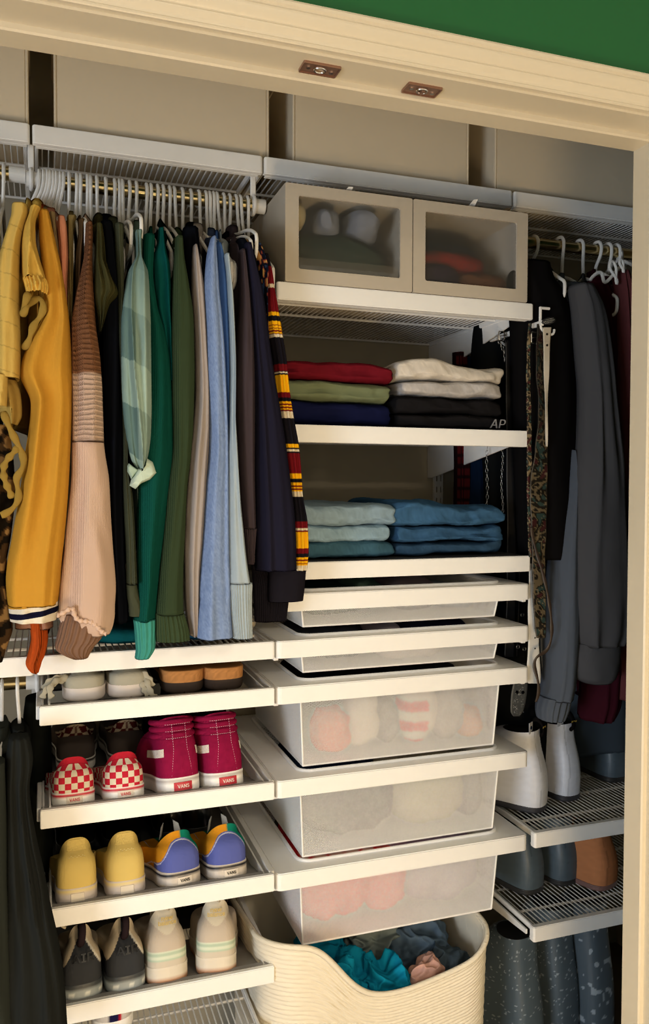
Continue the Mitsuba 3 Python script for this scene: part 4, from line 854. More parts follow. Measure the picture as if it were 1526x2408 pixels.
MRN = c_(146, 27, 68)
def hightop(label, px, ang):
    t, pos = shoe(label, 'pair of maroon high-tops', px, 1850, .018, 0, ang=ang, W=.086, color=lambda tau, t, x, y, z: MRN*(.85+.3*nfbm(np.stack([x*90, y*90, z*90], -1), 2))[..., None]*np.where((np.abs((z-.108) % .0135) < .0012) & (z > .100), .55, 1.)[..., None], sole_color=rub(c_(196, 190, 184)), lining=c_(70, 12, 30), patch=(c_(196, 48, 60), c_(236, 226, 214), 'VANS', .016, .016), z=z2, n=120, m=60, name='high_top', collar=.152, top_c=.25, open_len=.20, open_w=.92, side_drop=.985, throat_h=.125, lean=.012, sole=.034, heel_bulge=.002)
    R = .05
    # rolls of the padded collar, stitching, pale side bands
    st_ = []
    for zz in (.1375, .124, .110):
        for k in range(-6, 7):
            st_.append(box(k*.0042-.0013, k*.0042+.0013, .0005+.0, .0022, zz-.0005, zz+.0005, .0002))
    for sx in (-.014, .014):
        for k in range(22):
            zz = .038+k*.0047; xx = sx*(1+.55*max(0, (.09-zz)/.055))
            st_.append(box(xx-.0004, xx+.0004, .0, .002, zz-.0014, zz+.0014, .0002))
    s_ = cat(*st_); v = s_[0].copy(); lean_ = .012*np.clip((v[:, 2]-.06)/.085, 0, 1)
    v[:, 1] += lean_+R-np.sqrt(R*R-v[:, 0]**2)-.002
    obj(t+'__stitching', placed((v, s_[1], col(c_(226, 190, 200), len(v))), pos, ang), FLAT, smooth=False)
    g = shoe_mesh(.245, .086, .034, .152, top_c=.25, open_len=.20, open_w=.92, side_drop=.985, throat_h=.125, lean=.012, heel_bulge=.002, n=120, m=60)[0][0].reshape(60, 120, 3)
    for js in (range(8, 30), range(112, 90, -1)):
        js = list(js); v, f = on_surface(g, js, lambda j: .078-.0009*min(j, 120-j)*.4, lambda j: .094-.0009*min(j, 120-j)*.4, .0012)
        obj(t+'__side_band', placed((v, f, col(c_(232, 220, 208), len(v))), pos, ang), FLAT, smooth=False)
    for zz in (.148, .1345, .121):
        P = []
        for a in np.linspace(-1.9, 1.9, 31): P.append((.041*np.sin(a), .056-.045*np.cos(a)+.0135*(zz-.06)/.085-.002, zz-.0065))
        vv, ff = tube(np.array(P), .0062, 10)
        obj(t+'__collar_roll', placed((vv, ff, col(MRN*1.05, len(vv))), pos, ang), CLOTH, smooth=True)
PIT[0] = math.radians(12.)
hightop('left maroon suede high-top with a white side band, on the second tray', 432, .12)
hightop('right maroon suede high-top, at the right end of the second tray', 538, .12)
PIT[0] = 0.
for lab, px in (('left black high-top mostly hidden behind the maroon high-tops', 410), ('right black high-top mostly hidden behind the maroon high-tops', 506)):
    shoe(lab, 'pair of black high-tops', px, 1760, .285, 0, W=.09, L=.22, color=c_(22, 21, 23), sole_color=rub(c_(20, 20, 20), basec=WRB*.75), lining=c_(12, 12, 12), z=z2-.02, name='high_top', collar=.125, top_c=.24, open_len=.2, open_w=.72, side_drop=.96, tongue=c_(18, 18, 18))
# tray 3
YLW = c_(228, 200, 118)
PIT[0] = math.radians(12.)
for lab, px, ang in (('left pale yellow canvas shoe on the third tray', 183, .02), ('right pale yellow canvas shoe on the third tray, beside the blue pair', 300, .02)):
    t, pos = shoe(lab, 'pair of pale yellow shoes', px, 2116, .018, 0, ang=ang, W=.080, color=YLW, sole_color=rub(c_(226, 206, 150), basec=c_(206, 196, 190)), lining=c_(120, 104, 60), z=z3, name='canvas_sneaker', throat_h=.046, toe_h=.042, side_drop=.95, collar=.120, sole=.032, top_c=.29, heel_bulge=.005)
    g = shoe_mesh(.245, .080, .032, .120, top_c=.29, heel_bulge=.005, throat_h=.046, toe_h=.042, side_drop=.95, n=96, m=28)[0][0].reshape(28, 96, 3)
    js = [(q) % 96 for q in range(-5, 6)]; v, f = on_surface(g, js, lambda j: .097, lambda j: .1165, .0012)
    obj(t+'__heel_tab', placed((v, f, col(YLW*1.05, len(v))), pos, ang), CLOTH, smooth=False)
    obj(t+'__heel_patch', placed(bent(tint(box(-.013, .013, -.0022, .001, .006, .022, .001), c_(222, 212, 196)), .05, 0, 0), pos, ang), SATIN, smooth=False)
    stt = cat(*[box(k*.0036-.0012, k*.0036+.0012, .002, .0036, .087+(k % 2)*.0022, .0882+(k % 2)*.0022, .0002) for k in range(-4, 5)])
    obj(t+'__stitching', placed(bent(tint(stt, c_(240, 222, 160)), .05, 0, 0), pos, ang), FLAT, smooth=False)
BLU, ORG, TEL = c_(94, 104, 176), c_(222, 150, 40), c_(24, 130, 108)
def multi(tau, t, x, y, z):
    o = np.empty(t.shape+(3,)); o[:] = BLU
    zc = .094-.030*np.clip(np.abs(x)/.036, 0, 1.2)**2.5-.1*np.maximum(y-.02, 0)
    hi = z > zc
    o[hi & (x <= 0)] = ORG; o[hi & (x > 0)] = TEL
    o[(y > .075) & (x <= 0)] = ORG; o[(y > .075) & (x > 0)] = TEL*.5
    o[np.abs(z-zc+.003) < .0011] = c_(206, 206, 226)
    return o
for lab, px, ang in (('left blue suede shoe with orange and green collar on the third tray', 436, .16), ('right blue suede shoe with orange and green collar, ending the third tray', 545, .08)):
    t, pos = shoe(lab, 'pair of blue, orange and green shoes', px, 2072, .018, 0, ang=ang, W=.086, color=multi, sole_color=rub(c_(26, 26, 34), basec=c_(208, 198, 186)), lining=c_(150, 140, 120), patch=(c_(220, 210, 196), c_(24, 24, 28), 'VANS', .013, .016), z=z3, n=200, m=64, name='suede_sneaker', collar=.108, sole=.034, top_c=.28, heel_bulge=.008, throat_h=.056, toe_h=.044, side_drop=.95)
    for sx, yy in ((-1, .075), (1, .085)):
        v = np.array([(sx*.026, yy, .085), (sx*.016, yy+.018, .088), (sx*.012, yy+.010, .116), (sx*.020, yy, .110)]); v = np.vstack([v, v+[0, .004, 0]])
        obj(t+'__tongue', placed((v, np.array([[0, 1, 2], [0, 2, 3], [4, 6, 5], [4, 7, 6], [0, 4, 5], [0, 5, 1], [1, 5, 6], [1, 6, 2], [2, 6, 7], [2, 7, 3], [3, 7, 4], [3, 4, 0]]), col(c_(220, 214, 200), 8)), pos, ang), CLOTH, smooth=False)
PIT[0] = 0.
for lab, px in (('left glossy black dress shoe behind the blue shoes', 403), ('right glossy black dress shoe behind the blue shoes', 465)):
    shoe(lab, 'pair of glossy black shoes', px, 1985, .28, 0, W=.074, L=.22, color=c_(10, 10, 11), sole_color=np.array([.01, .01, .01]), lining=c_(8, 8, 8), bsdf=SHINY, z=z3-.02, name='dress_shoe', collar=.125)
for lab, px in (('left tall black boot standing in the dark behind the yellow shoes', 180), ('right tall black boot standing in the dark behind the yellow shoes', 290)):
    shoe(lab, 'pair of black boots', px, 2040, .275, 0, W=.088, L=.23, color=c_(16, 16, 17), sole_color=np.array([.012, .012, .012]), lining=c_(8, 8, 8), z=z3-.02, name='boot', collar=.165, top_c=.26, open_len=.2, open_w=.8, side_drop=.98, cate='boot')
# tray 4
CGR = c_(60, 62, 66)
def aircol(tau, t, x, y, z):
    o = np.empty(t.shape+(3,)); o[:] = c_(206, 190, 164)
    w = .034*np.clip((.122-z)/.055, .18, 1.2)
    o[(np.abs(x) < w) & (y < .075) | (z < .062)] = CGR
    o[(z < .062) & (y > .10)] = c_(150, 140, 124)
    e = (np.abs(np.abs(x)-w) < .0022) & (y < .07) & (z > .064) & (x > 0); o[e] = c_(226, 220, 206)
    return o
def airsole(tau, x, y, k):
    o = np.empty(k.shape+(3,)); o[:] = c_(58, 62, 66); o[(k > .2) & (k < .7)] = c_(150, 158, 160); o[(k > .35) & (k < .6) & (np.sin(x*220) > .3)] = c_(214, 216, 210); return o
PIT[0] = math.radians(12.)
for lab, px, py, ang in (('left dark grey running shoe with AIR on its heel, on the lowest tray', 197, 2348, .05), ('right dark grey running shoe with AIR on its heel, on the lowest tray', 301, 2330, .05)):
    t, pos = shoe(lab, 'pair of dark grey running shoes', px, py, .015, 0, ang=ang, W=.080, color=aircol, sole_color=airsole, lining=c_(120, 108, 90), z=z4, n=160, m=60, name='running_shoe', collar=.134, throat_h=.088, sole=.034, top_c=.25, open_len=.2, heel_bulge=.012, open_w=.6, side_drop=.88, lean=.022, laces=c_(200, 186, 160))
    lv = lettering('AIR', .014, (0, -.0026, .084), 0, depth=.003, squash=1.25)
    v = lv[0].copy(); v[:, 1] += .044-np.sqrt(.044**2-v[:, 0]**2)-.0105+(v[:, 2]-.075)*.16
    obj(t+'__heel_lettering', placed((v, lv[1], col(c_(24, 25, 28), len(v))), pos, ang), SATIN, smooth=False)
    obj(t+'__pull_tab', placed(tint(tube(spline([(-.003, .010, .105), (0, .0, .122), (.001, .006, .136), (0, .018, .134)], 16), .0075, 8), c_(46, 36, 40)), pos, ang), CLOTH, smooth=True)
    P = spline([(-.02, .07, .145), (-.034, .06, .158), (-.040, .04, .145), (-.028, .035, .132)], 20) if px < 250 else spline([(-.02, .07, .158), (-.036, .055, .176), (-.044, .035, .156), (-.03, .04, .140), (.0, .06, .166)], 26)
    obj(t+'__lace_loop', placed(tint(tube(P, .003, 6), c_(206, 194, 170)), pos, ang), CLOTH, smooth=True)
    P = spline([(.0, .07, .160), (.03, .055, .168), (.058, .04, .152), (.05, .045, .140)], 20)
    obj(t+'__lace_loop', placed(tint(tube(P, .003, 6), c_(206, 194, 170)), pos, ang), CLOTH, smooth=True)
CREAM = c_(226, 216, 194)
def nbcol(tau, t, x, y, z):
    o = np.empty(t.shape+(3,)); o[:] = CREAM
    zc = .104-.010*np.cos(x*90)
    o[z < zc] = c_(206, 192, 174)
    b = (z < .066) & (z > .048) & (y < .09); o[b] = c_(190, 208, 184)
    o[b & (np.sin(z*1500) > .2)] = c_(222, 230, 208)
    o[z <= .048] = c_(214, 204, 186)
    return o
def nbsole(tau, x, y, k):
    o = np.empty(k.shape+(3,)); o[:] = c_(222, 212, 194); o[k < .34] = c_(190, 140, 106); return o
for lab, px, py, ang in (('left cream running shoe with a pale green heel band, on the lowest tray', 400, 2308, .04), ('right cream running shoe with a pale green heel band, ending the lowest tray', 510, 2288, -.16)):
    t, pos = shoe(lab, 'pair of cream running shoes', px, py, .015, 0, ang=ang, W=.086, color=nbcol, sole_color=nbsole, lining=c_(176, 166, 146), z=z4, n=160, m=60, name='cream_sneaker', collar=.142, sole=.036, top_c=.26, open_len=.21, heel_bulge=.006, open_w=.66, side_drop=.92, lean=.016, throat_h=.092, tongue=CREAM)
    for word, zz, sq in (('new', .1255, 1.2), ('balance', .1175, .95)):
        lv = lettering(word, .0075, (0, -.0012, zz), 0, depth=.002, squash=sq); v = lv[0].copy()
        v[:, 1] += .052-np.sqrt(.052**2-v[:, 0]**2)+(v[:, 2]-.05)*.08-.0005
        obj(t+'__heel_lettering', placed((v, lv[1], col(c_(206, 176, 96), len(v))), pos, ang), SATIN, smooth=False)
    obj(t+'__pull_loop', placed(tint(tube(spline([(.008, .03, .135), (.006, .022, .152), (.016, .028, .156), (.02, .04, .138)], 20), .0028, 6), c_(206, 196, 178)), pos, ang), CLOTH, smooth=True)
PIT[0] = 0.
# fuzzy slippers behind
def fuzzy(label, x0, x1, seed):
    m = crumple(x0, x1, .29, .45, z4-.015, z4+.125, c_(150, 134, 112), seed, freq=30, amp=.25)
    v = np.array(m[0]); rng = np.random.default_rng(seed); ms = []
    idx = rng.choice(len(v), 1600); c = v.mean(0)
    P = v[idx]; d = P-c; d /= np.linalg.norm(d, axis=1, keepdims=True); d = d+rng.normal(0, .5, d.shape); d /= np.linalg.norm(d, axis=1, keepdims=True)
    tip = P+d*.012; s = np.cross(d, rng.normal(0, 1, d.shape)); s /= np.linalg.norm(s, axis=1, keepdims=True)
    V = np.stack([P-s*.0012, P+s*.0012, tip], 1).reshape(-1, 3); F = np.arange(len(V)).reshape(-1, 3)
    t = thing('fuzzy_slipper', label, 'slipper', 'pair of fuzzy slippers')
    obj(t+'__upper', m, CLOTH, smooth=True)
    obj(t+'__fur', (V, np.vstack([F, F[:, ::-1]]), col(c_(184, 168, 146), len(V))), FLAT, smooth=False, kind='stuff')
A, B, C = at(362, 2165, .33)[0], at(455, 2150, .33)[0], at(560, 2140, .33)[0]
fuzzy('left fuzzy beige slipper behind the running shoes on the lowest tray', A-.02, B-.005, 31); fuzzy('right fuzzy beige slipper behind the cream running shoes on the lowest tray', B+.005, C+.01, 32)
# shoe tip on the lowest wire shelf
def tipcol(tau, t, x, y, z):
    o = np.empty(t.shape+(3,)); o[:] = c_(214, 208, 202); o[np.abs(x) < .010] = c_(34, 32, 70); o[np.abs(x-.014) < .003] = c_(190, 40, 50); return o
shoe('pale grey shoe with navy and red stripes on the lowest wire shelf', None, 268, 2450, .07, 0, W=.085, color=tipcol, z=.347, name='striped_shoe', collar=.075, n=140, m=40, L=.25)
# --- right side: white boots, dark boots, tan boot ---
def tall_boot(label, group, px, py, Y, ang, c, sole_c, W=.088, collar=.175, z=None, tabs=True, mirror=False, bsdf=None, L=.27, name='boot'):
    t, pos = shoe(label, group, px, py, Y, 0, ang=ang, W=W, color=lambda tau, t_, x, y, z_: np.asarray(c)*(.93+.14*nfbm(np.stack([x*60, y*60, z_*120], -1), 2))[..., None]*np.where((np.abs(np.abs(x)-.017-.006*(z_ < .06)) < .0014) & (y < .05), .72, 1.)[..., None], sole_color=sole_c, lining=c_(40, 38, 38), z=z, n=120, m=60, name=name, collar=collar, top_c=.235, open_len=.175, open_w=.80, side_drop=.985, throat_h=collar*.97, lean=.004, sole=.015, heel_bulge=.005, bsdf=bsdf or SATIN, mirror=mirror, L=L, cate='boot')
    if tabs:
        p = pos
        v = spline([(-.004, .012, collar-.012), (-.004, .006, collar+.012), (-.002, .022, collar+.026), (.002, .036, collar+.006)], 14); tv, tf = tube(v, .0075, 8); cc = np.repeat(v, 8, 0); tv = cc+(tv-cc)*[1, .25, 1]
        obj(t+'__pull_tab', placed((tv, tf, col(c_(24, 22, 22), len(tv))), pos, ang), CLOTH, smooth=True)
        lv = lettering('AirWair', .0042, (-.003, .0035, collar+.010), 0, depth=.0006)
        obj(t+'__pull_tab__lettering', placed(tint(lv, c_(190, 160, 70)), pos, ang), SATIN, smooth=False)
        obj(t+'__inner_label', placed(tint(box(-.034, -.012, .030, .0312, collar-.006, collar+.022, .0004), c_(206, 212, 224)), pos, ang), FLAT, smooth=False)
        dd = np.linspace(0, 6.28, 17)[:-1]
        obj(t+'__inner_label__dot', placed(tint(extr(Polygon([(-.022+.0045*np.cos(a), collar+.008+.0045*np.sin(a)) for a in dd]), 'y', .0288, .0301), c_(26, 34, 56)), pos, ang), FLAT, smooth=False)
    return t
WB = c_(216, 220, 230)
tall_boot('left white leather lace boot with a black heel tab, on the right wire shelf', 'pair of white boots', 1282, 1898, .10, .62, WB, np.array([.03, .03, .035]), z=.662, collar=.20, W=.084)
tall_boot('right white leather lace boot with a black heel tab, on the right wire shelf', 'pair of white boots', 1352, 1892, .13, .22, WB, np.array([.03, .03, .035]), W=.078, z=.662, collar=.195)
HAZED_DARK = c_(78, 92, 102)  # dark boot colour with a bluish veil of light mixed in
tall_boot('left dark boot on the lower right shelf, beside the tan boot', 'dark boots on the lower right shelf', 1265, 2150, .13, .3, HAZED_DARK, np.array([.02, .02, .02]), z=.438, tabs=False, collar=.17)
tall_boot('right dark boot on the lower right shelf, left of the tan boot', 'dark boots on the lower right shelf', 1345, 2130, .14, .2, HAZED_DARK, np.array([.02, .02, .02]), z=.438, tabs=False, collar=.17)
tall_boot('tan orange suede boot on the lower right shelf, cut by the door jamb', None, 1440, 2122, .09, .35, c_(186, 124, 84), c_(120, 90, 84), z=.438, tabs=False, collar=.15, W=.10, bsdf=CLOTH)
tall_boot('dark boot at the right end of the upper right shelf, cut by the jamb', None, 1462, 1830, .20, .1, HAZED_DARK, np.array([.02, .02, .02]), z=.662, tabs=False, collar=.15)
# ======================= BOXES =======================
def window_box(label, x0, x1, tabx, tabh):
    z0, z1, y0, y1, w = ZA+.0012, 2.081, 0.0, .285, .004
    t = thing('storage_box', label, 'storage box', 'taupe storage boxes with windows')
    part(t, 'body', cat(box(x0, x0+w, y0+.004, y1, z0, z1), box(x1-w, x1, y0+.004, y1, z0, z1), box(x0, x1, y1-w, y1, z0, z1), box(x0, x1, y0+.004, y1, z0, z0+w), box(x0, x1, y0+.004, y1, z1-w, z1)), BOXF)
    fr = sbox(x0, z0, x1, z1).buffer(-.004).buffer(.004, 5); win = sbox(x0+.027, z0+.026, x1-.027, z1-.022).buffer(-.006).buffer(.006, 6)
    part(t, 'front', extr(fr.difference(win), 'y', y0, y0+.006), BOXF)
    edge = win.difference(win.buffer(-.0016))
    part(t, 'window_edging', extr(edge, 'y', y0-.0008, y0+.004), BOXF)
    part(t, 'window', (np.array([(x0+.024, y0+.005, z0+.022), (x1-.024, y0+.005, z0+.022), (x1-.024, y0+.005, z1-.018), (x0+.024, y0+.005, z1-.018)]), np.array([[0, 1, 2], [0, 2, 3]])), FILM, smooth=False, label='clear plastic window')
    v = np.array([(tabx-.009, y0+.03, z1), (tabx+.010, y0+.03, z1-.000), (tabx+.006, y0-.002, z1+tabh), (tabx-.004, y0-.002, z1+tabh*.9)])
    v = np.vstack([v, v+[0, .0012, -.0012]]); f = np.array([[0, 1, 2], [0, 2, 3], [4, 6, 5], [4, 7, 6], [0, 5, 1], [0, 4, 5], [1, 6, 2], [1, 5, 6], [2, 7, 3], [2, 6, 7], [3, 4, 0], [3, 7, 4]])
    part(t, 'pull_tab', (v, f), SHEEN, smooth=False, label='white folded pull tab')
    return t
bx1 = window_box('taupe fabric box with a clear window, left of two, dark green cloth inside', .0175, .3012, .158, .007)
bx2 = window_box('taupe fabric box with a clear window, right of two, red and brown cloth inside', .3032, .5875, .452, .016)
gb = 'clothes inside the windowed boxes'
zb = ZA+.007
cloth_item('folded_cloth', 'dark green cloth filling the left windowed box', 'clothing', gb, .024, .290, .035, .27, zb, zb+.135, c_(34, 50, 40), 41, freq=8, amp=.2)
for i, (a, b, l) in enumerate(((.095, .165, 'pale grey cloth at the top of the left windowed box, left of two'), (.178, .255, 'pale grey cloth at the top of the left windowed box, right of two'))):
    cloth_item('folded_cloth', l, 'clothing', gb, a, b, .03, .2, zb+.105, zb+.185, c_(130, 134, 144), 43+i, freq=14, amp=.3)
cloth_item('folded_cloth', 'cream rolled cloth in the upper left corner of the left windowed box', 'clothing', gb, .024, .085, .03, .2, zb+.12, zb+.18, c_(196, 182, 146), 45, amp=.2)
cloth_item('folded_cloth', 'plum cloth at the lower left of the right windowed box', 'clothing', gb, .308, .45, .02, .2, zb, zb+.085, c_(44, 30, 44), 46, amp=.3)
cloth_item('folded_cloth', 'rust red cloth across the middle of the right windowed box', 'clothing', gb, .308, .535, .04, .26, zb+.05, zb+.118, c_(120, 36, 28), 47, amp=.3)
cloth_item('folded_cloth', 'dark slate cloth at the top of the right windowed box', 'clothing', gb, .32, .545, .10, .27, zb+.09, zb+.155, c_(44, 52, 58), 48, amp=.2)
cloth_item('folded_cloth', 'tan brown cloth at the lower right of the right windowed box', 'clothing', gb, .43, .575, .022, .2, zb, zb+.07, c_(110, 68, 42), 49, amp=.3)
def canvas_box(label, x0, x1):
    t = thing('canvas_box', label, 'storage box', 'beige canvas boxes on the top shelf')
    z0, z1, y0, y1 = ZT+.0012, ZT+.27, .122, .405
    part(t, 'body', box(x0, x1, y0, y1, z0, z1-.004, .006), CANVAS)
    part(t, 'lid', box(x0-.002, x1+.002, y0-.002, y1, z1-.045, z1, .006), CANVAS)
    for x in (x0+.0015, x1-.0015):
        part(t, 'edge_binding', tube([(x, y0+.0015, z0), (x, y0+.0015, z1-.045)], .0030, 8), CANVAS)
canvas_box('beige canvas box cut by the left photo edge, on the top shelf', -.92, -.473)
canvas_box('wide beige canvas box on the top shelf above the sweater rod', -.4235, .0155)
canvas_box('beige canvas box on the top shelf above the windowed boxes', .0712, .5024)
canvas_box('beige canvas box at the right end of the top shelf, beside the jamb', .5745, 1.01)

# ======================= FOLDED STACKS =======================
def folded(x0, x1, y0, y1, z0, z1, color, seed, groove=1, sag=.0, nx=60, n=64, lift=None, wr=1.0):
    """a folded garment: rounded fold to the front, layers marked by grooves, soft wrinkles"""
    a = np.linspace(0, 2*np.pi, n, endpoint=False); V = []
    xs = np.linspace(0, 1, nx); h = (z1-z0)/2; d = (y1-y0)/2
    for k in xs:
        e = np.clip(np.minimum(k, 1-k)/.06, 0, 1); e = np.sqrt(1-(1-e)**2)*.22+.78 if 0 < k < 1 else .6
        cy, cz = np.cos(a), np.sin(a)
        y = (y0+y1)/2+d*np.sign(cy)*np.abs(cy)**.42*(.93+.07*e); zz = np.sign(cz)*np.abs(cz)**.42
        fr = np.clip(-cy, 0, 1)**.5
        gr = 0
        for g in range(groove):
            gz = (g+1)/(groove+1)*2-1+.12*np.sin(k*5+seed+g)
            gr = gr+np.exp(-((zz-gz)/.13)**2)
        y = y+fr*gr*.010
        z = (z0+z1)/2+h*zz*e
        if lift is not None: z = z+lift(k)*np.clip((zz+1)/2, 0, 1)
        V.append(np.stack([x0+(x1-x0)*k+0*y, y, z], 1))
    v = np.vstack(V); q = v*np.array([17, 12, 34])+seed*5.1
    nn = np.stack([nfbm(q, 3, seed)-.5, nfbm(q+40, 3, seed+1)-.5, nfbm(q+80, 3, seed+2)-.5], 1)
    ax = (np.repeat(xs, n)-.5)*2
    v = v+nn*np.array([.016, .022, .013])*wr
    big = nfbm(np.c_[v[:, 0]*9+seed, v[:, 1]*5, 0*v[:, 0]], 2, seed)-.5; v[:, 2] += big*.016*np.clip((v[:, 2]-z0)/(z1-z0), 0, 1)
    fine = nfbm(v*np.array([60, 40, 90]), 2, seed+5)-.5; v[:, 1] += fine*.004*wr; v[:, 2] += fine*.002*wr
    v[:, 2] = np.maximum(v[:, 2], z0+.0004)
    v[:, 1] += .012*np.abs(ax)**3
    return v, grid_faces(nx, n, caps=True), col(color, len(v))
def fold_item(label, cate, group, name, *a, m=CLOTH, speck=None, **kw):
    v, f, c = folded(*a, **kw)
    if speck: c = c*(1+speck*(nz(v*np.array([260, 200, 320]), 3)-.5)[:, None]+speck*.8*(nz(v*np.array([40, 60, 90]), 4)-.5)[:, None])
    return one(name, (v, f, c), m, label, cate, group, smooth=True)
gs, yb_ = 'folded sweatshirts on the shelf', .30
fold_item('folded navy sweatshirt, bottom of the left stack below the sage one', 'sweatshirt', gs, 'folded_sweatshirt', .028, .271, .030, yb_, ZB+.0015, ZB+.055, c_(24, 28, 62), 51)
fold_item('folded sage green sweatshirt in the middle of the left stack', 'sweatshirt', gs, 'folded_sweatshirt', .022, .268, .026, yb_, ZB+.052, ZB+.098, c_(118, 128, 98), 52)
fold_item('folded maroon sweatshirt on top of the left stack', 'sweatshirt', gs, 'folded_sweatshirt', .018, .274, .022, yb_, ZB+.096, ZB+.140, c_(112, 26, 38), 53)
fold_item('folded black garment with AP lettering, bottom of the right stack', 'sweatshirt', gs, 'folded_black_sweatshirt', .283, .553, .030, yb_, ZB+.0015, ZB+.036, c_(30, 29, 31), 54, groove=0)
k0 = [k for k in scene if k.startswith('folded_black_sweatshirt')][0]
ap = lettering('AP', .020, (.530, .026, ZB+.016), 0, depth=.0025, squash=1.1, bold=False); av = ap[0].copy(); av[:, 0] += (av[:, 2]-ZB-.016)*.25
obj(k0+'__lettering', (av, ap[1], col(c_(140, 140, 142), len(av))), FLAT, smooth=False)
fold_item('folded plain black garment, second from the bottom of the right stack', 'sweatshirt', gs, 'folded_black_sweatshirt', .280, .550, .028, yb_, ZB+.034, ZB+.075, c_(30, 29, 31), 55, groove=0)
fold_item('folded light grey sweatshirt, second from the top of the right stack', 'sweatshirt', gs, 'folded_sweatshirt', .298, .549, .022, yb_, ZB+.073, ZB+.110, c_(186, 182, 180), 56, speck=.3, groove=0)
fold_item('folded oatmeal sweatshirt on top of the right stack', 'sweatshirt', gs, 'folded_sweatshirt', .282, .556, .024, yb_, ZB+.108, ZB+.150, c_(216, 208, 196), 57, speck=.3, groove=0, lift=lambda k: .006*np.sin(k*7-1))
gj = 'folded jeans on the shelf'
fold_item('folded dark teal blue jeans, bottom of the left jeans stack', 'jeans', gj, 'folded_jeans', .040, .281, .026, yb_, ZC+.0028, ZC+.040, c_(60, 94, 112), 61, speck=.35, groove=0)
fold_item('folded pale blue jeans in the middle of the left jeans stack', 'jeans', gj, 'folded_jeans', .042, .270, .024, yb_, ZC+.038, ZC+.074, c_(140, 168, 186), 62, speck=.35, groove=0, wr=1.2)
fold_item('folded light grey blue jeans on top of the left jeans stack', 'jeans', gj, 'folded_jeans', .040, .283, .020, yb_, ZC+.072, ZC+.122, c_(140, 164, 180), 63, speck=.3, groove=0, wr=1.4)
fold_item('folded dark blue jeans, bottom of the right jeans stack', 'jeans', gj, 'folded_jeans', .286, .556, .030, yb_, ZC+.0028, ZC+.036, c_(48, 74, 100), 64, speck=.35, groove=0)
fold_item('folded mid blue jeans in the middle of the right jeans stack', 'jeans', gj, 'folded_jeans', .288, .553, .024, yb_, ZC+.032, ZC+.073, c_(54, 88, 122), 65, speck=.35, groove=1, wr=1.5)
fold_item('folded blue jeans on top of the right jeans stack', 'jeans', gj, 'folded_jeans', .276, .551, .022, yb_, ZC+.070, ZC+.116, c_(58, 94, 128), 66, speck=.35, groove=1, wr=1.7, lift=lambda k: .012*(1-k)**2)

# ======================= CLOTHES IN THE DRAWERS =======================
def in_drawer(i, label, x0, x1, zf0, zf1, c, seed, y0=.062, y1=.36, cfun=None, **kw):
    zb, zt = BOT[i]+.003, ZD[i]; h = zt-zb
    cloth_item('drawer_cloth', label, 'clothing', 'clothes in the mesh drawers', OX0+.016+x0*.457, OX0+.016+x1*.457, y0, y1, zb+zf0*h, zb+zf1*h, c, seed, cfun=cfun, **{**dict(freq=13, amp=.35, n=30), **kw})
L_ = 'in the topmost mesh drawer'
in_drawer(0, 'dark green garment at the left of the topmost mesh drawer', 0, .38, .03, .98, c_(40, 62, 52), 101)
in_drawer(0, 'sage garment rolled in the middle of the topmost mesh drawer', .3, .52, .1, 1.16, c_(92, 122, 112), 102, y0=.10)
in_drawer(0, 'mauve grey padded garment right of centre in the topmost mesh drawer', .50, .78, .03, 1.2, c_(128, 116, 122), 103, y0=.07, amp=.1)
in_drawer(0, 'pale blue grey cloth at the right of the topmost mesh drawer', .76, .99, .03, .8, c_(170, 180, 190), 104, y0=.07, amp=.2)
in_drawer(1, 'dark grey garment at the left of the second mesh drawer', 0, .42, .03, 1.08, c_(62, 66, 78), 105)
in_drawer(1, 'pale lilac grey garment in the middle of the second mesh drawer', .38, .58, .03, 1.15, c_(150, 144, 156), 106, y0=.07)
in_drawer(1, 'dark navy garment filling the right of the second mesh drawer', .54, 1., .1, 1.18, c_(28, 28, 50), 107, y0=.10, amp=.15)
in_drawer(1, 'white garment against the front mesh of the second drawer', .40, .75, .02, .6, c_(214, 206, 200), 108, y0=.058, y1=.12)
in_drawer(2, 'black garment along the top of the third mesh drawer', 0, .55, .6, 1.04, c_(20, 20, 22), 109, y0=.085)
in_drawer(2, 'dark slate garment at the right top of the third mesh drawer', .52, .98, .55, .92, c_(48, 52, 58), 110, y0=.11)
in_drawer(2, 'salmon sock at the left of the third mesh drawer', .08, .27, .02, .56, c_(232, 122, 98), 111, y1=.15)
in_drawer(2, 'cream knitted sock right of the salmon one in the third mesh drawer', .24, .42, .03, .8, c_(226, 220, 206), 112, y1=.15)
in_drawer(2, 'grey sock in the middle of the third mesh drawer', .40, .56, .02, .62, c_(150, 146, 144), 113, y0=.08, y1=.18)
def pinkwhite(w, d):
    o = col(c_(236, 226, 216), len(w)); k = (np.abs(np.mod(w[:, 2]*22+.1, 1)-.5) < .26) & (w[:, 0] < .012); o[k] = c_(228, 70, 72); return o
in_drawer(2, 'white sock with coral pink blocks in the third mesh drawer', .53, .74, .04, .80, c_(226, 92, 92), 114, y1=.15, cfun=pinkwhite, amp=.2)
in_drawer(2, 'pale grey sock right of the coral one in the third mesh drawer', .70, .90, .02, .66, c_(186, 182, 176), 115, y1=.17)
in_drawer(2, 'white and orange sock in the lower right corner of the third mesh drawer', .86, 1., .02, .42, c_(230, 176, 140), 116, y1=.15)
in_drawer(3, 'dark navy garment on the left top of the fourth mesh drawer', 0, .46, .5, 1.05, c_(28, 40, 66), 117, y0=.085, amp=.15)
in_drawer(3, 'grey brown garment on the right top of the fourth mesh drawer', .42, .98, .55, 1.03, c_(120, 116, 108), 118, y0=.09, amp=.25)
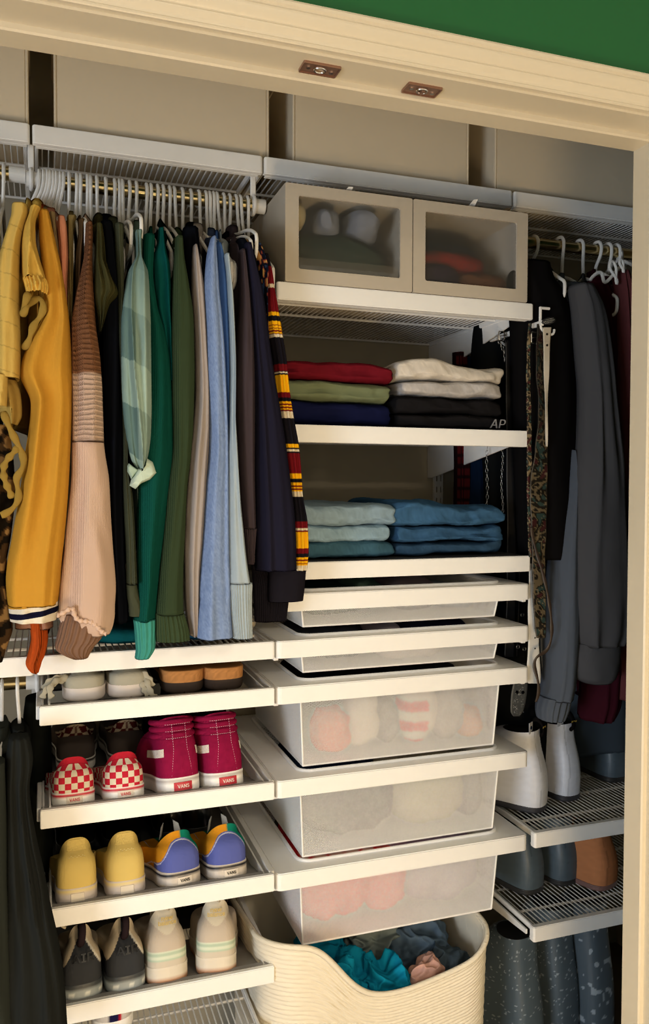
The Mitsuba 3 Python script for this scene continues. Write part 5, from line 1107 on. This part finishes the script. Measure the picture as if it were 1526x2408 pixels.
in_drawer(3, 'mid grey garment behind the left front mesh of the fourth drawer', .02, .52, .02, .80, c_(104, 102, 100), 119, y1=.2, amp=.15)
in_drawer(3, 'pale cream green garment behind the right front mesh of the fourth drawer', .50, .92, .02, .86, c_(206, 206, 176), 120, y1=.2, amp=.15)
in_drawer(3, 'light grey garment at the far right of the fourth mesh drawer', .88, 1., .02, .85, c_(160, 160, 158), 121, y1=.2, amp=.2)
def redstripe(w, d):
    o = col(c_(222, 198, 190), len(w)); k = (np.mod(w[:, 0]*26+.3*np.sin(w[:, 1]*30), 1) < .22) | (w[:, 0] < -.095); o[k] = c_(214, 52, 62); return o
in_drawer(4, 'white garment with red stripes on the left top of the lowest mesh drawer', .0, .48, .62, 1.05, c_(222, 198, 190), 122, y0=.075, cfun=redstripe)
in_drawer(4, 'lilac garment along the right top of the lowest mesh drawer', .44, 1., .6, 1.04, c_(158, 142, 170), 123, y0=.075)
in_drawer(4, 'coral pink garment behind the left front mesh of the lowest drawer', .01, .40, .02, .84, c_(246, 118, 112), 124, y1=.2)
in_drawer(4, 'lighter pink garment in the middle of the lowest mesh drawer', .34, .58, .04, .86, c_(246, 136, 132), 125, y1=.19)
in_drawer(4, 'pale lilac white garment behind the right front mesh of the lowest drawer', .54, 1., .02, .84, c_(206, 198, 214), 126, y1=.2)
in_drawer(4, 'olive grey garment at the back left of the lowest mesh drawer', .0, .2, .3, .98, c_(96, 98, 84), 127, y0=.2)

# ======================= LAUNDRY BASKET =======================
BX0, BX1, BY0, BY1 = -.030, .522, -.020, .360
bp = rrect(BX0, BX1, BY0, BY1, .085, 20)
def resample(P, n):
    P = np.vstack([P, P[:1]]); d = np.r_[0, np.cumsum(np.linalg.norm(np.diff(P, axis=0), axis=1))]
    q = np.linspace(0, d[-1], n, endpoint=False); return np.stack([np.interp(q, d, P[:, k]) for k in range(2)], 1)
bp = resample(bp, 200)
def rim_h(p):
    x, y = p[:, 0], p[:, 1]
    u = (x-BX0)/(BX1-BX0)
    front = PchipInterpolator([-.1, 0, .17, .24, .31, .38, .46, .55, .7, .86, .95, 1.1], [.512, .512, .506, .482, .428, .388, .370, .368, .380, .400, .425, .455])(u)
    back = .462+0*x
    k = np.clip((y-BY0)/(BY1-BY0), 0, 1); k = k*k*(3-2*k)
    side = np.where(u < .1, .512-.04*k, front*(1-k)+back*k)
    return np.where(y < BY0+.03, front, np.where((u < .12), side, front*(1-k)+back*k))
rh = rim_h(bp); rh = np.convolve(np.r_[rh[-8:], rh, rh[:8]], np.ones(9)/9, 'same')[8:-8]
ctr = np.array([(BX0+BX1)/2, (BY0+BY1)/2]); nrm = np.roll(bp, -1, 0)-np.roll(bp, 1, 0); nrm = np.stack([nrm[:, 1], -nrm[:, 0]], 1); nrm /= np.linalg.norm(nrm, axis=1, keepdims=True)
if ((bp-ctr)*nrm).sum() < 0: nrm = -nrm
NR, NC = 230, 52
V = []
for j in range(NR):
    t = j/(NR-1); z = t*rh
    w = .0026*np.abs(np.sin(np.pi*NC*t))
    tw = .0006*np.sin(np.arange(200)*.9+np.floor(NC*t)*2.1)
    taper = 1-.05*(1-z/.5)
    V.append(np.c_[ctr+(bp-ctr)*taper[:, None]+nrm*(w+tw)[:, None], z])
for j in range(12):
    t = 1-j/11*.75
    V.append(np.c_[ctr+(bp-ctr)*(1-.05*(1-t))-nrm*.008, t*rh-.001])
bt = thing('laundry_basket', 'tall cream cotton rope laundry basket with a dipped front, below the lowest mesh drawer', 'basket')
ROPE = bump('cotton_rope', {'type': 'diffuse', 'reflectance': rgb(S(233, 224, 203, .90))}, lambda p, n, uv: noise(p.x*240+p.z*300, p.y*240+p.z*90, p.z*420), .0012)
obj(bt+'__body', (np.vstack(V), np.vstack([grid_faces(len(V), 200), ])), ROPE, smooth=True)
obj(bt+'__rim', tube(np.c_[bp+nrm*.001, rh+.001], .0062, 8, closed=True), ROPE, smooth=True)
obj(bt+'__bottom', extr(Polygon(ctr+(bp-ctr)*.93), 'z', .0, .012), ROPE)
gl = 'laundry in the rope basket'
def laundry(label, x0, x1, y0, y1, z0, z1, c, seed, **kw):
    cloth_item('laundry_item', label, 'clothing', gl, x0, x1, y0, y1, z0, z1, c, seed, **{**dict(freq=15, amp=.9), **kw})
TQ = c_(20, 138, 176)
laundry('bright teal blue garment heaped at the front of the laundry basket', .055, .26, -.004, .17, .25, .425, TQ, 131, amp=1.1)
laundry('teal blue garment in the middle front of the laundry basket, beside the pink one', .20, .335, -.002, .14, .25, .40, TQ, 132, amp=1.0)
laundry('teal blue garment at the back left of the laundry basket', .085, .22, .12, .26, .27, .425, TQ*.9, 133)
laundry('grey green crumpled garment in the middle of the laundry basket', .21, .38, .13, .29, .28, .43, c_(118, 130, 130), 134)
laundry('slate blue garment at the right back of the laundry basket', .32, .49, .10, .29, .25, .42, c_(80, 98, 116), 135, amp=.5)
laundry('dark slate garment along the right side of the laundry basket', .38, .50, .01, .16, .22, .385, c_(70, 84, 96), 136, amp=.5)
laundry('pale pink garment at the front right of the laundry basket', .315, .42, .0, .10, .27, .392, c_(216, 168, 152), 137, amp=.7)
laundry('dark garment filling the lower part of the laundry basket', .0, .49, .02, .30, .06, .30, c_(52, 56, 62), 138, amp=.4)
# ======================= BELTS AND CHAINS AT THE RIGHT END OF THE SHELVES =======================
def ribbon(rows, Y, th=.003, n=60, color=(.2, .2, .2), wave=.0012, seed=0, cols=9):
    r = np.array(rows, float); y_ = r[:, 3] if r.shape[1] > 3 else np.zeros(len(r))
    t = np.linspace(r[0, 0], r[-1, 0], n)
    L = PchipInterpolator(r[:, 0], r[:, 1])(t); R = PchipInterpolator(r[:, 0], r[:, 2])(t); D = PchipInterpolator(r[:, 0], y_)(t)
    V, C = [], []
    for k in range(n):
        A, B = at(L[k], t[k], Y), at(R[k], t[k], Y); tw = wave*np.sin(k*.21+seed)
        for u in np.linspace(0, 1, cols):
            p = A*(1-u)+B*u; V.append(p+[0, D[k]+tw*(u-.5)*2-th*.5, 0]); C.append(color(t[k], u*2-1) if callable(color) else color)
        for u in np.linspace(1, 0, cols):
            p = A*(1-u)+B*u; V.append(p+[0, D[k]+tw*(u-.5)*2+th*.5, 0]); C.append(color(t[k], u*2-1) if callable(color) else color)
    v = np.array(V); return v, grid_faces(n, 2*cols, caps=True), np.array(C)
gB = 'belts hanging at the right end of the shelves'
def belt(name, label, rows, Y, color, m=SATIN, **kw):
    return one(name, ribbon(rows, Y, color=color, **kw), m, label, 'belt', gB, smooth=35 if False else True)
def paisley(y, u):
    h = nz(np.array([[u*1.5+1.2*np.sin(y*.05), y*.07, 3.3]]), 9)[0]; g = nz(np.array([[u*4.5, y*.22, 7.1]]), 4)[0]
    c = c_(44, 38, 28)
    if abs(h-.5) < .05: c = c_(150, 132, 100)
    elif h > .66: c = c_(92, 44, 44)
    elif h < .3: c = c_(70, 96, 90)
    if g > .8: c = c_(168, 150, 120)
    if abs(u) > .93: c = c_(110, 98, 80)
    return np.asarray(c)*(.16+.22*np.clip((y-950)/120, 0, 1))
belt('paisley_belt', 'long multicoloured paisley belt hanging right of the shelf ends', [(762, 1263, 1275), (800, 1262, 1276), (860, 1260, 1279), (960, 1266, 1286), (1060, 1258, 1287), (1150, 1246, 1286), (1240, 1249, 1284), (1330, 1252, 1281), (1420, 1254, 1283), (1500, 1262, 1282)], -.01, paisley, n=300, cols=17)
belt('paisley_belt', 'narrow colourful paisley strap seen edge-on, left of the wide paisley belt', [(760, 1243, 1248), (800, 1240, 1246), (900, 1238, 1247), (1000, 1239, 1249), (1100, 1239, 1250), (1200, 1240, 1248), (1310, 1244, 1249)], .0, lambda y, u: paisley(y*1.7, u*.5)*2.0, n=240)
wk = belt('white_belt', 'white leather belt strip hanging beside the upper shelf, right of the buckles', [(770, 1276, 1296), (800, 1277, 1294), (860, 1279, 1291), (940, 1281, 1288), (1050, 1284, 1287)], -.02, c_(206, 196, 178))
for y in (786, 812): obj(wk+'__hole', tint(trimesh.creation.icosphere(2, .0026).apply_translation(at(1286, y, -.0215)), c_(40, 34, 30)), FLAT, smooth=True)
wk = belt('white_belt', 'wide white belt with small punched holes, hanging beside the mesh drawers', [(1325, 1244, 1250), (1400, 1243, 1255), (1440, 1242, 1262), (1480, 1242, 1267), (1540, 1241, 1268), (1600, 1238, 1270), (1607, 1242, 1269)], .015, c_(226, 224, 218))
for y in (1452, 1477, 1500, 1525): obj(wk+'__hole', tint(trimesh.creation.icosphere(2, .0016).apply_translation(at(1258, y, .0135)), c_(30, 28, 28)), FLAT, smooth=True)
one('brown_strap', tint(ribbon_tube([(1250, 1240, 0), (1262, 1300, 0), (1277, 1350, -.01), (1290, 1410, -.014), (1297, 1470, -.012), (1294, 1510, -.006), (1282, 1532, 0), (1262, 1546, 0), (1257, 1556, .004), (1262, 1590, 0), (1266, 1630, .004), (1260, 1650, .01)], -.02, .0038, 70, .5), c_(60, 48, 40)), SATIN, 'thin dark brown strap looping down in front of the belts', 'belt', gB, smooth=True)
belt('grey_belt', 'dark grey belt hanging right of the white one, below the paisley belt', [(1470, 1268, 1284), (1540, 1272, 1288), (1600, 1274, 1291), (1640, 1272, 1288)], .05, c_(66, 70, 74))
for i, (xa, xb, lab) in enumerate(((1188, 1212, 'black leather belt behind the ends of the folded clothes, left of two'), (1216, 1237, 'black leather belt with metal eyelets just left of the paisley strap'))):
    bk_ = belt('black_belt', lab, [(800, xa, xb), (1000, xa+2, xb), (1300, xa+4, xb+1), (1545, xa-2, xb-4)], .10+.04*i, c_(22, 22, 24), n=120)
    if i:
        for x, y in ((1228, 1446), (1218, 1521), (1233, 1526), (1230, 1412)):
            p = at(x, y, .136); obj(bk_+'__eyelet', tube([(p[0]+.0042*np.cos(a), p[1], p[2]+.0042*np.sin(a)) for a in np.linspace(0, 6.28, 17)[:-1]], .0013, 6, closed=True), CHROME)
rng = np.random.default_rng(5)
gk = belt('glitter_belt', 'glittering grey belt end with two punched holes, left of the deep drawer row', [(1560, 1212, 1238), (1600, 1208, 1240), (1640, 1202, 1236), (1672, 1200, 1230), (1684, 1206, 1222)], .05, c_(64, 66, 66), n=40)
gv = []
for k in range(110):
    y = rng.uniform(1585, 1680); x = rng.uniform(1207, 1231); gv.append(trimesh.creation.icosphere(1, rng.uniform(.0005, .0012)).apply_translation(at(x, y, .048)))
obj(gk+'__glitter', cat(*gv), CHROME, smooth=True, kind='stuff')
for x in (1215, 1229): obj(gk+'__hole', tint(trimesh.creation.icosphere(2, .0042).apply_translation(at(x, 1628, .049)), c_(10, 10, 12)), FLAT, smooth=True)
def chain(name, label, pts, Y, link=.0065, r=.0011, dense=True):
    P = np.array([at(x, y, Y) for x, y in pts]); P = spline(P, 200); d = np.r_[0, np.cumsum(np.linalg.norm(np.diff(P, axis=0), axis=1))]
    ms = []
    for i, s in enumerate(np.arange(0, d[-1], link*1.35)):
        c = np.array([np.interp(s, d, P[:, k]) for k in range(3)]); ax = np.array([1., 0, 0]) if i % 2 else np.array([.3, 1., 0])/1.044
        ms.append(tube([c+ax*link*.42*np.cos(a)+np.array([0, 0, 1])*link*.85*np.sin(a) for a in np.linspace(0, 6.28, 11)[:-1]], r, 5, closed=True))
    t = one(name, cat(*ms), CHROME, label, 'chain', 'silver chains beside the jeans', smooth=True); return t
chain('silver_chain', 'thin silver chain belt hanging in the dark left of the black belts, left of two', [(1146, 1055), (1145, 1120), (1146, 1160), (1142, 1200)], .16, link=.008, r=.0006)
chain('silver_chain', 'silver link chain hanging in the dark beside the jeans, right of two', [(1180, 1050), (1181, 1100), (1179, 1140), (1182, 1180), (1180, 1222)], .15, link=.0062, r=.0009)
chain('silver_chain', 'short silver chain hanging from a hook just above the oatmeal sweatshirt', [(1170, 795), (1180, 815), (1187, 835), (1185, 850)], .14, link=.007, r=.0012)
# hook rail with buckles
hk = thing('belt_hook', 'white belt hook rail under the right end of the storage box shelf', 'hook')
P = [at(1262, 738, .03), at(1262, 775, .05)]
part(hk, 'rail', cat(box(.612, .620, -.02, .30, ZA-.052, ZA-.040), box(.612, .640, -.014, -.008, ZA-.014, ZA-.008), box(.612, .618, -.014, -.008, ZA-.05, ZA-.008)), PLASTIC)
for y in (-.010, .04, .10, .16, .22):
    part(hk, 'hook', tube(spline([(.616, y, ZA-.048), (.626, y-.004, ZA-.066), (.642, y-.006, ZA-.070), (.650, y-.004, ZA-.058)], 16), .0032, 8), PLASTIC)
for i, (x, y, w, h, Y, lab) in enumerate(((1258, 795, .020, .024, .0, 'chrome belt buckle hanging from the hook rail, above the paisley belt'), (1180, 790, .016, .022, .12, 'dark chrome buckle under the shelf bracket, left of the hook rail'))):
    c = at(x, y, Y); q = rrect(c[0]-w/2, c[0]+w/2, c[2]-h/2, c[2]+h/2, .004, 5)
    bkt = thing('belt_buckle', lab, 'buckle', 'belt buckles'); part(bkt, 'frame', tube(np.c_[q[:, 0], np.full(len(q), c[1]), q[:, 1]], .0022, 8, closed=True), CHROME)
    part(bkt, 'prong', tube([(c[0]-w/2, c[1]-.001, c[2]), (c[0]+w/2+.002, c[1]-.003, c[2]+.002)], .0013, 6), CHROME)
c = at(1290, 755, -.02); gm = trimesh.creation.icosphere(3, 1.); gm.apply_scale([.019, .005, .008]); gm.apply_transform(trimesh.transformations.rotation_matrix(-.25, [0, 1, 0])); gm.apply_translation(c)
bo = thing('rhinestone_buckle', 'oval buckle set with clear stones at the top of the white belt', 'buckle'); part(bo, 'plate', gm, BLACK, smooth=True)
st_ = [trimesh.creation.icosphere(1, .0017).apply_translation(c+np.array([a*.016*np.cos(.25)-b*.0, -.0048*np.sqrt(max(.05, 1-a*a-b*b)), b*.006+a*.004])) for a in np.linspace(-.85, .85, 9) for b in (-.6, 0, .6) if a*a+b*b < .95]
part(bo, 'stones', cat(*st_), CHROME, smooth=False, kind='stuff')
# ---------------- dark clothes deep in the right part ----------------
d2 = dict(group='dark clothes deep at the right', rod_y=.2, yb=.33, collar=False, body=False)
garment('black_dress', 'long black dress hanging in the dark behind the belts', 'dress', None, [(760, 1120, 1262), (900, 1112, 1280), (1100, 1140, 1290), (1300, 1145, 1300), (1500, 1150, 1305), (1700, 1150, 1310), (1850, 1150, 1312)], c_(20, 22, 24), Y=.24, dep=.05, **d2)
def redplaid(py, u, F):
    o = np.empty(py.shape+(3,)); o[:] = c_(84, 24, 26); o[(np.mod(py, 26) < 9) | (np.mod(u*3, 1) < .3)] = c_(36, 18, 20); return o
garment('red_plaid_shirt', 'red plaid shirt, a narrow strip right of the wall standard', 'shirt', None, [(830, 1066, 1100), (1000, 1068, 1104), (1080, 1070, 1102), (1250, 1068, 1100)], redplaid, Y=.33, dep=.02, n=60, **d2)
garment('dark_blue_shirt', 'dark blue garment between the red plaid shirt and the silver chains', 'shirt', None, [(840, 1098, 1140), (1000, 1100, 1150), (1100, 1100, 1160), (1260, 1090, 1170)], c_(18, 34, 60), Y=.31, dep=.025, **d2)
garment('hazed_dark_trousers', 'dark trousers with painted haze, hanging in the shade behind the charcoal hoodie', 'trousers', None, [(700, 1300, 1480), (1000, 1290, 1490), (1400, 1290, 1490), (1600, 1280, 1490), (1760, 1280, 1490)], c_(68, 78, 88), Y=.26, dep=.05, **d2)  # dark cloth, lightened to carry the bluish haze in its colour
garment('dark_gap_cloth', 'black cloth added to darken the gap between the black jacket and the shoe trays', 'trousers', None, [(1640, 60, 112), (1700, 54, 120), (1900, 50, 124), (2200, 50, 126), (2440, 50, 126)], c_(22, 24, 22), Y=.22, dep=.05, group='black clothes at the lower left', rod_y=.2, yb=.33, collar=False, body=False)  # added cloth that darkens the bare wall beside the trays
# ---------------- floor at the right: dark patterned boots, bluish haze mixed into their colour ----------------
def speck(seed, base, spk, thr, fx=70, fz=60):
    def fn(tau, t, x, y, z):
        h = nz(np.stack([x*fx*3, y*fx*3, z*fz*3], -1), seed); o = np.empty(t.shape+(3,)); o[:] = base; o[h > thr] = spk; return o
    return fn
for lab, px, py, Y, c, seed, thr, H in (('left black boot with pale dots on the floor at the lower right', 1262, 2700, .06, c_(82, 96, 106), 3, .80, .36), ('right black boot with pale dots on the floor, under the lower right shelf', 1345, 2660, .10, c_(82, 96, 106), 4, .80, .39), ('dark boot with a pale leafy pattern on the floor, cut by the door jamb', 1430, 2640, .08, c_(80, 93, 103), 5, .74, .40)):
    p = at(px, 2300, Y)
    t = thing('patterned_boot', lab, 'boot', 'patterned boots on the floor')
    up, loop = shoe_mesh(.27, .10, .03, H, color=speck(seed, c, c_(150, 162, 172), thr, 70 if thr > .77 else 26, 60 if thr > .77 else 20), n=160, m=110, top_c=.26, open_len=.2, open_w=.9, side_drop=.99, throat_h=H*.98, heel_bulge=.004)
    obj(t+'__upper', placed(up, (p[0], Y, .001), .2), SATIN, smooth=True)
    obj(t+'__sole', placed(sole_mesh(.27, .10, .03, 96, np.array([.02, .02, .02])), (p[0], Y, .001), .2), SATIN, smooth=True)
    obj(t+'__lining', placed(lining_mesh(loop, .03, 160, np.array([.02, .02, .02]), .27), (p[0], Y, .001), .2), FLAT, smooth=True)
